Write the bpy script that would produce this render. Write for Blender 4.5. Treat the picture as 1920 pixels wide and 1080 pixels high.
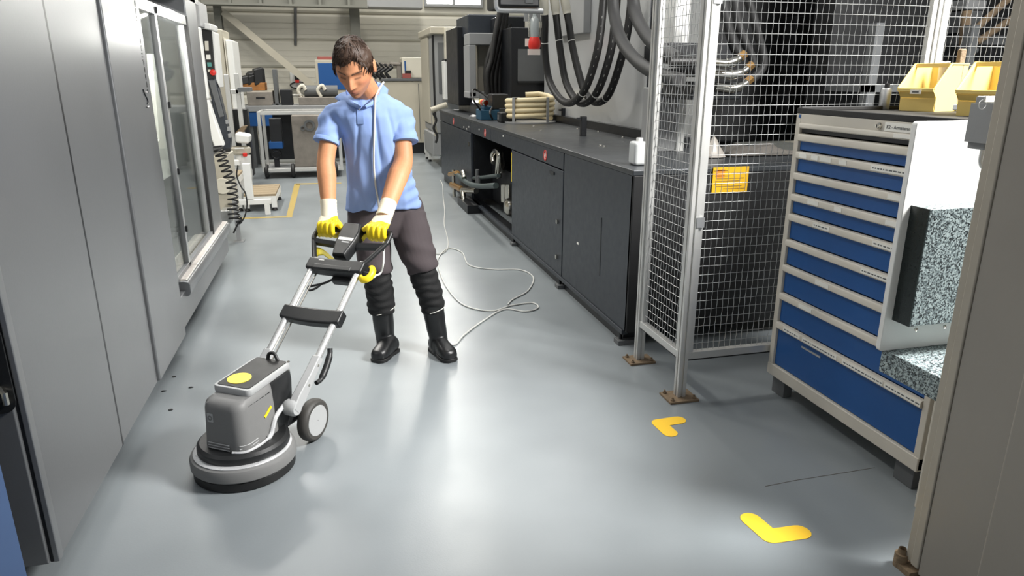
import bpy, bmesh, math, random
from mathutils import Vector, Matrix, noise
random.seed(7)
for o in list(bpy.data.objects): bpy.data.objects.remove(o)
SC = bpy.context.scene
COL = SC.collection
# ------------------------------------------------------------------ camera
FPX = 1312.0; PITCH = math.radians(16.92); YAW = math.radians(14.05); CH = 1.6
cam = bpy.data.cameras.new('camera'); cam.sensor_width = 36; cam.lens = 36*FPX/1920
camo = bpy.data.objects.new('camera', cam); COL.objects.link(camo)
camo.location = (0, 0, CH); camo.rotation_euler = (math.pi/2-PITCH, 0, -YAW)
cam.clip_start = .05; cam.clip_end = 200
SC.camera = camo
# ------------------------------------------------------------------ world and lights
W = bpy.data.worlds.new('hall_light'); SC.world = W; W.use_nodes = True
W.node_tree.nodes['Background'].inputs[0].default_value = (.92, .96, 1, 1)
W.node_tree.nodes['Background'].inputs[1].default_value = .33
def area(name, loc, aim, sx, sy, power, color=(1, 1, 1), spread=180):
    l = bpy.data.lights.new(name, 'AREA'); l.shape = 'RECTANGLE'; l.size = sx; l.size_y = sy
    l.energy = power; l.color = color; l.spread = math.radians(spread)
    o = bpy.data.objects.new(name, l); COL.objects.link(o); o.location = loc
    o.rotation_euler = (Vector(aim)-Vector(loc)).to_track_quat('-Z', 'Y').to_euler()
    return o
area('flash_lamp', (3.5, 1.3, 3.5), (.6, 3.2, .6), 1.1, 1.1, 250, (1, .985, .96), 130)
for yy in (6.0, 9.5, 13.0):
    area('overhead_fill', (-1.9, yy, 5.6), (-1.9, yy, 0), .35, 2.2, 140, (1, .97, .9))
for yy in (10.5, 14.0):
    area('overhead_fill', (1.6, yy, 5.8), (1.6, yy, 0), .35, 2.2, 140, (1, .97, .9))  # unseen lamps added to brighten the back of the hall
area('rim_light', (2.9, 9.0, 5.0), (.4, 4.0, 1), 1.0, 1.0, 40, (1, .985, .95))  # rim light added behind the man, not a roof opening
area('overhead_fill', (1.0, 5.6, 5.6), (1.6, 5.6, 0), .35, 2.2, 70, (1, .98, .94))  # unseen lamp added to lift the bed top and steel sheets
area('overhead_fill', (-.2, 1.5, 4.8), (-.2, 2.2, 0), .5, 2.4, 8, (1, 1, 1))
area('interior_fill', (-1.2, 5.5, 2.12), (-1.8, 5.5, .6), .1, 1.6, 70, (1, .98, .93))  # added lamp, unseen, brightens the interior behind the glass door
SC.view_settings.view_transform = 'Standard'; SC.view_settings.look = 'None'
SC.view_settings.exposure = 0.2; SC.view_settings.gamma = 1
SC.view_settings.use_curve_mapping = False
# ------------------------------------------------------------------ measuring helpers (floor z=0, aisle along +Y)
_F = Vector((math.sin(YAW)*math.cos(PITCH), math.cos(YAW)*math.cos(PITCH), -math.sin(PITCH)))
_R = Vector((math.cos(YAW), -math.sin(YAW), 0)); _U = _R.cross(_F); _C = Vector((0, 0, CH))
def ray(x, y): return _F + _R*((x-960)/FPX) - _U*((y-540)/FPX)
def pz(x, y, z=0.0): d = ray(x, y); return _C + d*((z-CH)/d.z)
def px(x, y, X): d = ray(x, y); return _C + d*(X/d.x)
def py(x, y, Y): d = ray(x, y); return _C + d*(Y/d.y)
V = Vector
# ------------------------------------------------------------------ materials
def lin(c):
    if isinstance(c, str): c = [int(c[i:i+2], 16)/255 for i in (1, 3, 5)]
    return tuple(x/12.92 if x <= .04045 else ((x+.055)/1.055)**2.4 for x in c) + (1,)
MATS = {}
def mat(name, color, rough=.5, metal=0.0, var=.12, scale=6.0, bump=0.0, bscale=None, spec=.5, rvar=.1, stretch=(1, 1, 1), coat=0.0, alpha=1.0, trans=0.0, emit=None, estr=0.0, detail=4):
    if name in MATS: return MATS[name]
    m = bpy.data.materials.new(name); m.use_nodes = True; nt = m.node_tree; N = nt.nodes; L = nt.links
    b = N['Principled BSDF']; c = lin(color)
    b.inputs['Roughness'].default_value = rough; b.inputs['Metallic'].default_value = metal
    b.inputs['Specular IOR Level'].default_value = spec; b.inputs['Coat Weight'].default_value = coat
    b.inputs['Alpha'].default_value = alpha; b.inputs['Transmission Weight'].default_value = trans
    tc = N.new('ShaderNodeTexCoord'); mp = N.new('ShaderNodeMapping'); mp.inputs['Scale'].default_value = stretch
    L.new(tc.outputs['Object'], mp.inputs['Vector'])
    n = N.new('ShaderNodeTexNoise'); n.inputs['Scale'].default_value = scale; n.inputs['Detail'].default_value = detail
    L.new(mp.outputs[0], n.inputs['Vector'])
    mx = N.new('ShaderNodeMix'); mx.data_type = 'RGBA'
    mx.inputs['A'].default_value = tuple(x*(1-var) for x in c[:3])+(1,)
    mx.inputs['B'].default_value = tuple(min(1, x*(1+var)) for x in c[:3])+(1,)
    L.new(n.outputs['Fac'], mx.inputs['Factor']); L.new(mx.outputs['Result'], b.inputs['Base Color'])
    if rvar:
        mr = N.new('ShaderNodeMapRange'); mr.inputs['To Min'].default_value = max(.02, rough-rvar); mr.inputs['To Max'].default_value = min(1, rough+rvar)
        L.new(n.outputs['Fac'], mr.inputs['Value']); L.new(mr.outputs[0], b.inputs['Roughness'])
    if bump:
        n2 = N.new('ShaderNodeTexNoise'); n2.inputs['Scale'].default_value = bscale or scale*4; n2.inputs['Detail'].default_value = 3
        L.new(mp.outputs[0], n2.inputs['Vector'])
        bp = N.new('ShaderNodeBump'); bp.inputs['Strength'].default_value = bump; bp.inputs['Distance'].default_value = .01
        L.new(n2.outputs['Fac'], bp.inputs['Height']); L.new(bp.outputs[0], b.inputs['Normal'])
    if emit:
        b.inputs['Emission Color'].default_value = lin(emit); b.inputs['Emission Strength'].default_value = estr
    MATS[name] = m
    return m
def M(n): return MATS[n]
mat('dark_steel_paint', '#2c3138', .40, 0, .10, 20, .06, 300)
mat('black_paint', '#14161a', .4, 0, .2, 10)
mat('black_plastic', '#191a1b', .42, 0, .15, 25, .08, 400)
mat('black_rubber', '#151515', .55, 0, .2, 20, .05, 200)
mat('hose_rubber', '#1c1b1a', .5, 0, .25, 14, .05, 120)
mat('brushed_steel', '#8d8f91', .42, .75, .05, 3, .03, 60, stretch=(1, 1, 12))
mat('machine_grey', '#6f7173', .36, .45, .04, 2, .02, 90, rvar=.05)
mat('aluminium', '#c3c4c4', .34, .8, .08, 8, .03, 80)
mat('alu_tube', '#dddddb', .28, .75, .04, 8)
mat('chrome', '#c8c4ba', .18, 1, .1, 12)
mat('white_paint', '#dcdcd8', .45, 0, .05, 5)
mat('cream_paint', '#cfcabb', .5, 0, .07, 5)
mat('beige_paint', '#b3ad9d', .5, 0, .07, 4)
mat('grey_paint', '#8f9090', .5, 0, .08, 5)
mat('dim_grey', '#5b5d5e', .55, 0, .12, 6)
mat('blue_paint', '#104c8a', .42, 0, .07, 3)
mat('yellow_plastic', '#d8bf72', .42, 0, .05, 8)
mat('yellow_bright', '#f0d21c', .45, 0, .05, 10)
mat('red_plastic', '#cf2a20', .4, 0, .05, 10)
mat('label_white', '#e6e4dc', .6, 0, .04, 30)
mat('tread_brown', '#8d7d63', .8, 0, .2, 30, .3, 90)
mat('rust', '#7c6a54', .8, .2, .35, 18, .4, 80)
# ------------------------------------------------------------------ mesh building
class MB:
    def __init__(s): s.v = []; s.f = []; s.mi = []
    def add(s, vs, fs, mi=0):
        b = len(s.v); s.v += [tuple(v) for v in vs]; s.f += [tuple(i+b for i in f) for f in fs]; s.mi += [mi]*len(fs); return s
    def box(s, a, b, mi=0):
        x0, y0, z0 = [min(a[i], b[i]) for i in range(3)]; x1, y1, z1 = [max(a[i], b[i]) for i in range(3)]
        return s.add([(x0,y0,z0),(x1,y0,z0),(x1,y1,z0),(x0,y1,z0),(x0,y0,z1),(x1,y0,z1),(x1,y1,z1),(x0,y1,z1)],
                     [(3,2,1,0),(4,5,6,7),(0,1,5,4),(1,2,6,5),(2,3,7,6),(3,0,4,7)], mi)
    def obox(s, c, ax, ay, az, mi=0):          # centre and three half-extent vectors
        c, ax, ay, az = V(c), V(ax), V(ay), V(az)
        p = [c+i*ax+j*ay+k*az for k in (-1,1) for j, i in ((-1,-1),(-1,1),(1,1),(1,-1))]
        return s.add(p, [(3,2,1,0),(4,5,6,7),(0,1,5,4),(1,2,6,5),(2,3,7,6),(3,0,4,7)], mi)
    def prism(s, poly, off, mi=0):              # polygon (list of 3D points) extruded by off
        n = len(poly); off = V(off); p = [V(q) for q in poly]
        return s.add(p+[q+off for q in p], [tuple(range(n-1,-1,-1)), tuple(range(n,2*n))]+[(i,(i+1)%n,n+(i+1)%n,n+i) for i in range(n)], mi)
    def loft(s, rings, cap=True, closed=False, mi=0):
        n = len(rings[0]); vs = [q for r in rings for q in r]; fs = []
        m = len(rings)
        for k in range(m if closed else m-1):
            a, b = k*n, ((k+1) % m)*n
            fs += [(a+i, a+(i+1)%n, b+(i+1)%n, b+i) for i in range(n)]
        if cap and not closed: fs += [tuple(range(n-1,-1,-1)), tuple((m-1)*n+i for i in range(n))]
        return s.add(vs, fs, mi)
    def tube(s, path, r, n=10, closed=False, mi=0, cap=True, flat=1.0):
        P = [V(p) for p in path]; m = len(P); rings = []
        up = V((0,0,1)); prev = None
        for i, p in enumerate(P):
            if closed: t = P[(i+1)%m]-P[i-1]
            else: t = (P[min(i+1,m-1)]-P[max(i-1,0)])
            t.normalize()
            if prev is None:
                a = t.cross(up if abs(t.z) < .95 else V((1,0,0))).normalized()
            else:
                a = prev - t*prev.dot(t)
                a = a.normalized() if a.length > 1e-6 else t.orthogonal().normalized()
            prev = a; b = t.cross(a)
            rr = r[i] if isinstance(r, (list, tuple)) else r
            rings.append([p+a*(rr*math.cos(2*math.pi*k/n))+b*(rr*flat*math.sin(2*math.pi*k/n)) for k in range(n)])
        return s.loft(rings, cap, closed, mi)
    def lathe(s, prof, c=(0,0,0), axis='z', n=32, mi=0, ring=False):
        c = V(c); rings = []
        for r, z in prof:
            ring = []
            for k in range(n):
                t = 2*math.pi*k/n; x, y = r*math.cos(t), r*math.sin(t)
                q = {'z': (x,y,z), 'x': (z,x,y), 'y': (y,z,x)}[axis] if isinstance(axis, str) else None
                if q is None:
                    A = V(axis).normalized(); B = A.orthogonal().normalized(); D = A.cross(B)
                    q = B*x + D*y + A*z
                ring.append(c+V(q))
            rings.append(ring)
        return s.loft(rings, not ring, ring, mi)
    def ball(s, c, r, n=12, m=8, sc=(1,1,1), mi=0):
        return s.lathe([(max(1e-4, r*math.sin(math.pi*i/m)), -r*math.cos(math.pi*i/m)) for i in range(m+1)], c, 'z', n, mi) if sc == (1,1,1) else s._ball(c, r, n, m, sc, mi)
    def _ball(s, c, r, n, m, sc, mi):
        t = MB(); t.ball((0,0,0), r, n, m); c = V(c)
        return s.add([c+V((v[0]*sc[0], v[1]*sc[1], v[2]*sc[2])) for v in t.v], t.f, mi)
    def xf(s, Mx): s.v = [tuple(Mx @ V(v)) for v in s.v]; return s
    def mesh(s, name):
        me = bpy.data.meshes.new(name); me.from_pydata(s.v, [], s.f); me.update()
        if any(s.mi): me.polygons.foreach_set('material_index', s.mi)
        return me
    def build(s, name, mats, parent=None, bevel=0, seg=2, smooth=True, world=True, ang=38, **tags):
        me = s.mesh(name)
        bm = bmesh.new(); bm.from_mesh(me); bmesh.ops.recalc_face_normals(bm, faces=bm.faces)
        bm.to_mesh(me); bm.free()
        for m in (mats if isinstance(mats, (list, tuple)) else [mats]): me.materials.append(M(m) if isinstance(m, str) else m)
        if smooth: me.shade_smooth(); me.set_sharp_from_angle(angle=math.radians(ang))
        o = bpy.data.objects.new(name, me); COL.objects.link(o)
        if parent is not None:
            o.parent = parent
            if world: o.matrix_parent_inverse = wmat(parent).inverted()
        if bevel:
            b = o.modifiers.new('bevel', 'BEVEL'); b.width = bevel; b.segments = seg; b.limit_method = 'ANGLE'; b.angle_limit = math.radians(40)
            b.harden_normals = True
        tag(o, **tags)
        return o
def wmat(o):
    m = o.matrix_basis.copy()
    if o.parent is not None: m = wmat(o.parent) @ o.matrix_parent_inverse @ m
    return m
def tag(o, label=None, cat=None, group=None, kind=None):
    if label: o['label'] = label
    if cat: o['category'] = cat
    if group: o['group'] = group
    if kind: o['kind'] = kind
    return o
def thing(name, label, cat, loc=(0,0,0), rz=0, group=None, kind=None):
    o = bpy.data.objects.new(name, None); COL.objects.link(o); o.location = loc; o.rotation_euler = (0, 0, rz)
    o.empty_display_size = .1
    return tag(o, label, cat, group, kind)
def copy_tree(o, parent=None):
    c = o.copy(); COL.objects.link(c)
    if parent is not None: c.parent = parent
    for ch in list(o.children): copy_tree(ch, c)
    return c
def bez(pts, n=8, closed=False):               # Catmull-Rom through the points
    P = [V(p) for p in pts]; out = []; m = len(P)
    for i in range(m if closed else m-1):
        p0 = P[i-1] if (i > 0 or closed) else P[0]*2-P[1]
        p1 = P[i]; p2 = P[(i+1) % m]; p3 = P[(i+2) % m] if (i+2 < m or closed) else p2*2-p1
        for k in range(n):
            t = k/n
            out.append(.5*((2*p1)+(p2-p0)*t+(2*p0-5*p1+4*p2-p3)*t*t+(3*p1-p0-3*p2+p3)*t**3))
    if not closed: out.append(P[-1])
    return out
def rrect(x0, y0, x1, y1, r, n=4):             # rounded rectangle, 2D points
    out = []
    for cx, cy, a in ((x1-r,y1-r,0),(x0+r,y1-r,90),(x0+r,y0+r,180),(x1-r,y0+r,270)):
        for k in range(n+1):
            t = math.radians(a+90*k/n); out.append((cx+r*math.cos(t), cy+r*math.sin(t)))
    return out
def text(name, body, size, matm, parent, m, depth=.0006, align='LEFT'):   # flat lettering as a mesh, m = 4x4 placement
    cu = bpy.data.curves.new(name, 'FONT'); cu.body = body; cu.size = size; cu.extrude = depth; cu.align_x = align
    t = bpy.data.objects.new(name+'_tmp', cu); COL.objects.link(t)
    dg = bpy.context.evaluated_depsgraph_get(); me = bpy.data.meshes.new_from_object(t.evaluated_get(dg))
    bpy.data.objects.remove(t)
    me.transform(m); me.materials.clear(); me.materials.append(M(matm))
    o = bpy.data.objects.new(name, me); COL.objects.link(o)
    if parent is not None: o.parent = parent; o.matrix_parent_inverse = wmat(parent).inverted()
    return o
def frame(o, x, y):                              # placement matrix from origin, x axis and y axis
    x = V(x).normalized(); y = V(y).normalized(); z = x.cross(y)
    return Matrix(((x[0],y[0],z[0],o[0]),(x[1],y[1],z[1],o[1]),(x[2],y[2],z[2],o[2]),(0,0,0,1)))
# ================================================================== the hall
def floor_mat():
    m = bpy.data.materials.new('floor_epoxy'); m.use_nodes = True; N = m.node_tree.nodes; L = m.node_tree.links
    b = N['Principled BSDF']; tc = N.new('ShaderNodeTexCoord')
    n1 = N.new('ShaderNodeTexNoise'); n1.inputs['Scale'].default_value = .9; n1.inputs['Detail'].default_value = 3; n1.inputs['Roughness'].default_value = .6
    n2 = N.new('ShaderNodeTexNoise'); n2.inputs['Scale'].default_value = 3.2; n2.inputs['Detail'].default_value = 2
    n3 = N.new('ShaderNodeTexNoise'); n3.inputs['Scale'].default_value = 160; n3.inputs['Detail'].default_value = 2
    for n in (n1, n2, n3): L.new(tc.outputs['Object'], n.inputs['Vector'])
    cr = N.new('ShaderNodeValToRGB'); cr.color_ramp.elements[0].color = lin('#7a8083'); cr.color_ramp.elements[1].color = lin('#868c8f')
    cr.color_ramp.interpolation = 'EASE'; cr.color_ramp.elements[0].position = .25; cr.color_ramp.elements[1].position = .7
    L.new(n1.outputs['Fac'], cr.inputs[0])
    mx = N.new('ShaderNodeMix'); mx.data_type = 'RGBA'; mx.blend_type = 'MULTIPLY'; mx.inputs['Factor'].default_value = .25
    L.new(cr.outputs[0], mx.inputs['A'])
    c2 = N.new('ShaderNodeValToRGB'); c2.color_ramp.interpolation = 'EASE'; c2.color_ramp.elements[0].position = .2; c2.color_ramp.elements[0].color = (.93,.93,.93,1); c2.color_ramp.elements[1].position = .8; c2.color_ramp.elements[1].color = (1,1,1,1)
    L.new(n2.outputs['Fac'], c2.inputs[0]); L.new(c2.outputs[0], mx.inputs['B']); L.new(mx.outputs['Result'], b.inputs['Base Color'])
    mr = N.new('ShaderNodeMapRange'); mr.interpolation_type = 'SMOOTHSTEP'; mr.inputs['From Min'].default_value = .15; mr.inputs['From Max'].default_value = .85; mr.inputs['To Min'].default_value = .285; mr.inputs['To Max'].default_value = .36
    L.new(n2.outputs['Fac'], mr.inputs['Value']); L.new(mr.outputs[0], b.inputs['Roughness'])
    bp = N.new('ShaderNodeBump'); bp.inputs['Strength'].default_value = .05; bp.inputs['Distance'].default_value = .004
    L.new(n3.outputs['Fac'], bp.inputs['Height']); L.new(bp.outputs[0], b.inputs['Normal'])
    b.inputs['Specular IOR Level'].default_value = .5
    MATS['floor_epoxy'] = m
floor_mat()
mat('cladding', '#c6c2b5', .55, 0, .06, 3, .04, 40)
mat('steel_column', '#77776f', .55, .1, .08, 5)
mat('ceiling_white', '#bfbdb4', .7, 0, .05, 2)
MB().box((-9, -3, -.1), (11, 18.2, 0)).build('floor', 'floor_epoxy', kind='structure', bevel=0, smooth=False)
YW = 17.0
wb = MB().box((-9, YW, 0), (11, YW+.2, 7)).build('wall_back', 'cladding', kind='structure', smooth=False)
for k in range(12):                                              # horizontal cladding boards with recessed joints
    z0 = .05+k*.57
    ring = [(-9, YW-.03, z0+.012), (-9, YW-.055, z0+.05), (-9, YW-.055, z0+.50), (-9, YW-.03, z0+.545), (-9, YW+.01, z0+.545), (-9, YW+.01, z0+.012)]
    m = MB().prism(ring, (20, 0, 0))
    for r in range(3): m.box((-9, YW-.061, z0+.13+r*.115), (11, YW-.05, z0+.16+r*.115))
    m.build('cladding_board', 'cladding', wb, smooth=False)
MB().box((-9.2, -3, 0), (-9, 18.2, 7)).build('wall_left', 'cladding', kind='structure', smooth=False)
MB().box((11, -3, 0), (11.2, 18.2, 7)).build('wall_right', 'cladding', kind='structure', smooth=False)
def pcol(xc, w, Y, name, matn, top=7.0, bot=0.0, d=.2):
    a = py(xc-w/2, 60, Y); b = py(xc+w/2, 60, Y)
    m = MB(); hw = (b.x-a.x)/2; c = (a.x+b.x)/2
    m.box((c-hw, Y, bot), (c+hw, Y+.02, top)).box((c-hw, Y+d-.02, bot), (c+hw, Y+d, top)).box((c-.012, Y+.02, bot), (c+.012, Y+d-.02, top))
    return m.build(name, matn, kind='structure')
pcol(411, 13, 16.5, 'trim_1', 'steel_column', d=.25)
pcol(667, 18, 16.5, 'trim_2', 'steel_column', d=.25)
# crane girder along the back wall: flanges, web and stiffener ribs
g = MB(); zt = py(620, 13, 15.9).z; zb = zt; GX = py(792, 10, 15.9).x
g.box((-9, 15.9, zb), (GX, 16.25, zb+.04)).box((-9, 16.05, zb+.04), (GX, 16.09, zb+.5)).box((-9, 15.9, zb+.5), (GX, 16.25, zb+.54))
for k in range(19): x = -8.8+k*.58; g.box((x, 15.93, zb+.04), (x+.05, 16.05, zb+.5))
g.build('trim_3', 'steel_column', kind='structure')
a, b = py(418, 22, 16.4), py(592, 166, 16.4); b = b+(b-a)*((b.z-.02)/(a.z-b.z))                      # wind brace
d = (b-a).normalized(); n = V((0,1,0)).cross(d)
tag(MB().obox((a+b)/2, (b-a)/2, V((0,.03,0)), n*.07).build('wind_brace', 'beige_paint'), 'light flat steel brace running diagonally down the back wall', 'brace')
p = py(554, 10, 16.915); q = py(554, 85, 16.915)
tag(MB().tube([p, q], .03, 8).build('conduit_pipe', 'dim_grey'), 'thin vertical conduit dropping down the pale back wall', 'pipe')
# high window in the back wall, just reaching into the top of the picture
mat('daylight_pane', '#ffffff', .5, emit='#fffdf6', estr=42.0)
a = py(800, 7, 16.9); b = py(900, 7, 16.9)
wn = MB()
for x0, x1, z0, z1 in ((a.x-.06, a.x, a.z-.06, a.z+1.66), (b.x, b.x+.06, a.z-.06, a.z+1.66), (a.x, b.x, a.z-.06, a.z), (a.x, b.x, a.z+1.6, a.z+1.66), ((a.x+b.x)/2-.03, (a.x+b.x)/2+.03, a.z, a.z+1.6)):
    wn.box((x0, 16.84, z0), (x1, 16.945, z1))
wn = wn.build('window_1', 'grey_paint', kind='structure')
for x0, x1 in ((a.x, (a.x+b.x)/2-.03), ((a.x+b.x)/2+.03, b.x)):
    MB().box((x0, 16.90, a.z), (x1, 16.92, a.z+1.6)).build('pane', 'daylight_pane', wn)
a = py(690, 14, 15.0); b = py(790, 14, 15.0)
tl = thing('cable_tray', 'grey steel cable tray hanging under the hall roof', 'cable tray', (a.x, 15, a.z))
z = a.z; MB().box((a.x, 14.8, z), (b.x, 15.2, z+.03)).box((a.x, 14.8, z+.03), (b.x, 14.82, z+.16)).box((a.x, 15.18, z+.03), (b.x, 15.2, z+.16)).build('tray', 'grey_paint', tl)
for k in range(2): MB().box((a.x+.2+k*.6, 14.98, z+.03), (a.x+.23+k*.6, 15.02, 7)).build('hanger', 'grey_paint', tl)
# ================================================================== left: metal-clad machining centre
XL = -.955
def glass_mat(name, tint, gloss=.14):
    m = bpy.data.materials.new(name); m.use_nodes = True; N = m.node_tree.nodes; L = m.node_tree.links
    for n in list(N):
        if n.type == 'BSDF_PRINCIPLED': N.remove(n)
    out = [n for n in N if n.type == 'OUTPUT_MATERIAL'][0]
    t = N.new('ShaderNodeBsdfTransparent'); t.inputs[0].default_value = lin(tint)
    g = N.new('ShaderNodeBsdfGlossy'); g.inputs['Roughness'].default_value = .04
    f = N.new('ShaderNodeFresnel'); f.inputs[0].default_value = 1.5
    a = N.new('ShaderNodeMath'); a.operation = 'ADD'; a.inputs[1].default_value = gloss*.3; m_ = N.new('ShaderNodeMath'); m_.operation = 'MULTIPLY'; m_.inputs[1].default_value = .4; L.new(f.outputs[0], m_.inputs[0]); L.new(m_.outputs[0], a.inputs[0])
    mx = N.new('ShaderNodeMixShader'); L.new(a.outputs[0], mx.inputs[0]); L.new(t.outputs[0], mx.inputs[1]); L.new(g.outputs[0], mx.inputs[2])
    L.new(mx.outputs[0], out.inputs[0]); MATS[name] = m
glass_mat('clear_glass', '#f4f6f4', .06)
mt = thing('machine_tool', 'tall brushed grey metal machine enclosure with glass sliding door at left', 'machine', (-1.6, 3.3, 0))
MB().box((-2.4, 2.23, .12), (XL-.035, 4.30, 2.7)).build('inner_frame', 'black_paint', mt)
MB().box((-2.4, 2.19, .1), (XL-.024, 2.222, 2.7)).build('end_door', 'machine_grey', mt, bevel=.006, seg=3)
MB().box((-2.3, 2.4, 0), (XL-.22, 6.4, .11)).build('plinth', 'black_paint', mt)
for y0, y1, dx in ((2.222, 2.958, .0), (2.970, 3.622, -.004), (3.634, 4.322, .008)):
    MB().box((XL-.04, y0, .1), (XL+dx, y1, 2.7)).build('panel', 'machine_grey', mt, bevel=.008, seg=3)
MB().box((XL-.03, 2.954, .1), (XL-.0015, 2.974, 2.7)).build('seam_strip', 'black_paint', mt)
MB().box((XL-.0245, 2.203, .1), (XL-.013, 2.224, 2.7)).build('seam_strip', 'black_paint', mt)
b = MB().box((XL-.0145, 2.198, .1), (XL+.004, 2.235, 2.7)).build('edge_flange', 'brushed_steel', mt, bevel=.004)
h = MB(); hp0 = py(17, 690, 2.19); ring = rrect(hp0.x-.16, hp0.z-.14, hp0.x, hp0.z+.14, .035)
h.prism([(x, 2.189, z) for x, z in ring], (0, -.006, 0))
h = h.build('door_handle', 'black_plastic', mt, label='black recessed door handle')
MB().tube([(hp0.x-.03, 2.185, hp0.z-.11), (hp0.x-.015, 2.165, hp0.z-.10), (hp0.x-.015, 2.165, hp0.z-.07), (hp0.x-.03, 2.185, hp0.z-.06)], .009, 8).build('latch', 'chrome', h)
# lettering running up the edge of the last panel
xs = XL+.0085
o0 = px(277, 176, xs); top = px(252, 4, xs)
text('lettering', 'speedline', .068, 'black_paint', mt, frame((xs, o0.y+.02, o0.z), (0, 0, 1), (0, -1, 0)) @ Matrix.Diagonal((1.12, .62, 1, 1)))
text('lettering', 'linear', .068, 'dim_grey', mt, frame((xs, o0.y+.02, o0.z+.36), (0, 0, 1), (0, -1, 0)) @ Matrix.Diagonal((1.12, .62, 1, 1)))
lp = [px(x, y, xs+.001) for x, y in ((268, 168), (271, 176), (276, 186), (277, 192), (276, 195))]
MB().tube(bez(lp, 4), .004, 6).tube([px(271, 173, xs+.001), px(276, 173, xs+.001)], .002, 5).tube(bez([px(274, 200, xs+.001), px(277, 201, xs+.001), px(279, 199, xs+.001)], 3), .003, 5).build('emblem', 'black_paint', mt)
# glazed door section
XG = -1.0
base = MB().box((-2.3, 4.30, .1), (-.975, 6.5, .30)).build('base_cover', 'machine_grey', mt, bevel=.006)
sl = MB(); prof = [(-1.30, .30), (-.985, .255), (-.955, .262), (-.945, .28), (-.945, .335), (-.957, .352), (-.985, .356), (-1.30, .356)]
sl.prism([(x, 4.60, z) for x, z in prof], (0, 1.93, 0)); sl = sl.build('door_sill', 'brushed_steel', mt, bevel=.003)
yy = 4.62; mat('tread_metal', '#d9d4cf', .45, .25, .06, 20)
for k in range(5):
    t = MB().box((-1.15, yy, .356), (-.962, yy+.37, .362))
    for r in range(18):
        for c in range(2): t.box((-1.14+c*.093, yy+.008+r*.02, .362), (-1.057+c*.088, yy+.017+r*.02, .367))
    t.build('tread_plate', 'tread_metal', sl); yy += .382
MB().box((-2.35, 4.32, .3), (-2.30, 6.6, 2.6)).build('back_lining', 'cream_paint', mt)
MB().box((-2.35, 6.58, .3), (-1.1, 6.62, 2.6)).build('end_lining', 'cream_paint', mt)
MB().box((-2.35, 4.33, 2.15), (-1.0, 6.62, 2.7)).build('roof_cover', 'machine_grey', mt)
c = MB()
for k in range(9): c.box((-1.45, 4.7+k*.2, .4+.0*k), (-1.25, 4.82+k*.2, .43))
c.prism([(-2.3, 4.33, .3), (-1.3, 4.33, .3), (-1.3, 4.33, .36), (-2.3, 4.33, .75)], (0, 2.2, 0)).build('chip_tray', 'brushed_steel', mt)
MB().box((-2.3, 5.2, 1.62), (-1.45, 6.3, 2.15)).lathe([(.16, 1.2), (.16, 1.3), (.12, 1.32), (.12, 1.62), (.2, 1.62)], (-1.75, 5.7, 0), 'z', 24).lathe([(.05, 1.02), (.06, 1.2)], (-1.75, 5.7, 0), 'z', 16).build('spindle_head', 'dim_grey', mt, bevel=.01)
MB().box((-2.1, 4.8, .95), (-1.35, 6.4, 1.02)).box((-2.0, 4.9, 1.02), (-1.4, 5.15, 1.09)).box((-1.9, 5.3, .7), (-1.5, 6.2, .95)).build('work_table', 'grey_paint', mt, bevel=.006)
w = MB(); a, b_ = px(361, 150, -1.2), px(330, 320, -1.3)
w.prism([(-1.25, 5.9, 1.75), (-1.25, 6.5, 1.75), (-1.25, 6.5, .85), (-1.25, 5.3, .85), (-1.25, 5.45, 1.05), (-1.25, 5.75, 1.15)], (-.04, 0, 0)).build('splash_guard', 'white_paint', mt, bevel=.004)
ybar = px(355, 470, XG).y; yend = px(397, 415, XG).y
def bar(y0, y1, z0, z1, x0=XG-.03, x1=XG+.0, m='aluminium', nm='door_frame'):
    return MB().box((x0, y0, z0), (x1, y1, z1)).build(nm, m, mt, bevel=.003)
bar(4.33, 4.36, .36, 2.0); bar(4.36, yend, 1.955, 2.02); bar(4.36, yend, .362, .395, m='brushed_steel')
bar(ybar-.055, ybar-.008, .37, 1.955); bar(ybar+.008, ybar+.055, .37, 1.955, XG-.05, XG-.015)
bar(ybar-.008, ybar+.008, .37, 1.955, XG-.04, XG-.02, 'black_rubber', 'door_seal')
bar(yend-.05, yend-.015, .37, 1.955, XG-.05, XG-.015); bar(yend-.015, yend+.03, .36, 2.02, XG-.05, XG+.006, 'black_rubber', 'door_seal')
for y0, y1, x in ((4.36, ybar-.055, XG-.02), (ybar+.055, yend-.05, XG-.035)):
    MB().box((x-.004, y0-.01, .39), (x, y1+.01, 1.96)).build('glass_pane', 'clear_glass', mt)
for z in (1.98, 1.42, 1.0, .62): MB().box((XG, ybar-.03, z-.02), (XG+.012, ybar-.005, z+.02)).build('hinge', 'black_plastic', mt)
MB().box((-2.3, yend+.03, .1), (-1.0, yend+.5, 2.6)).build('end_column', 'machine_grey', mt, bevel=.01)
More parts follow.
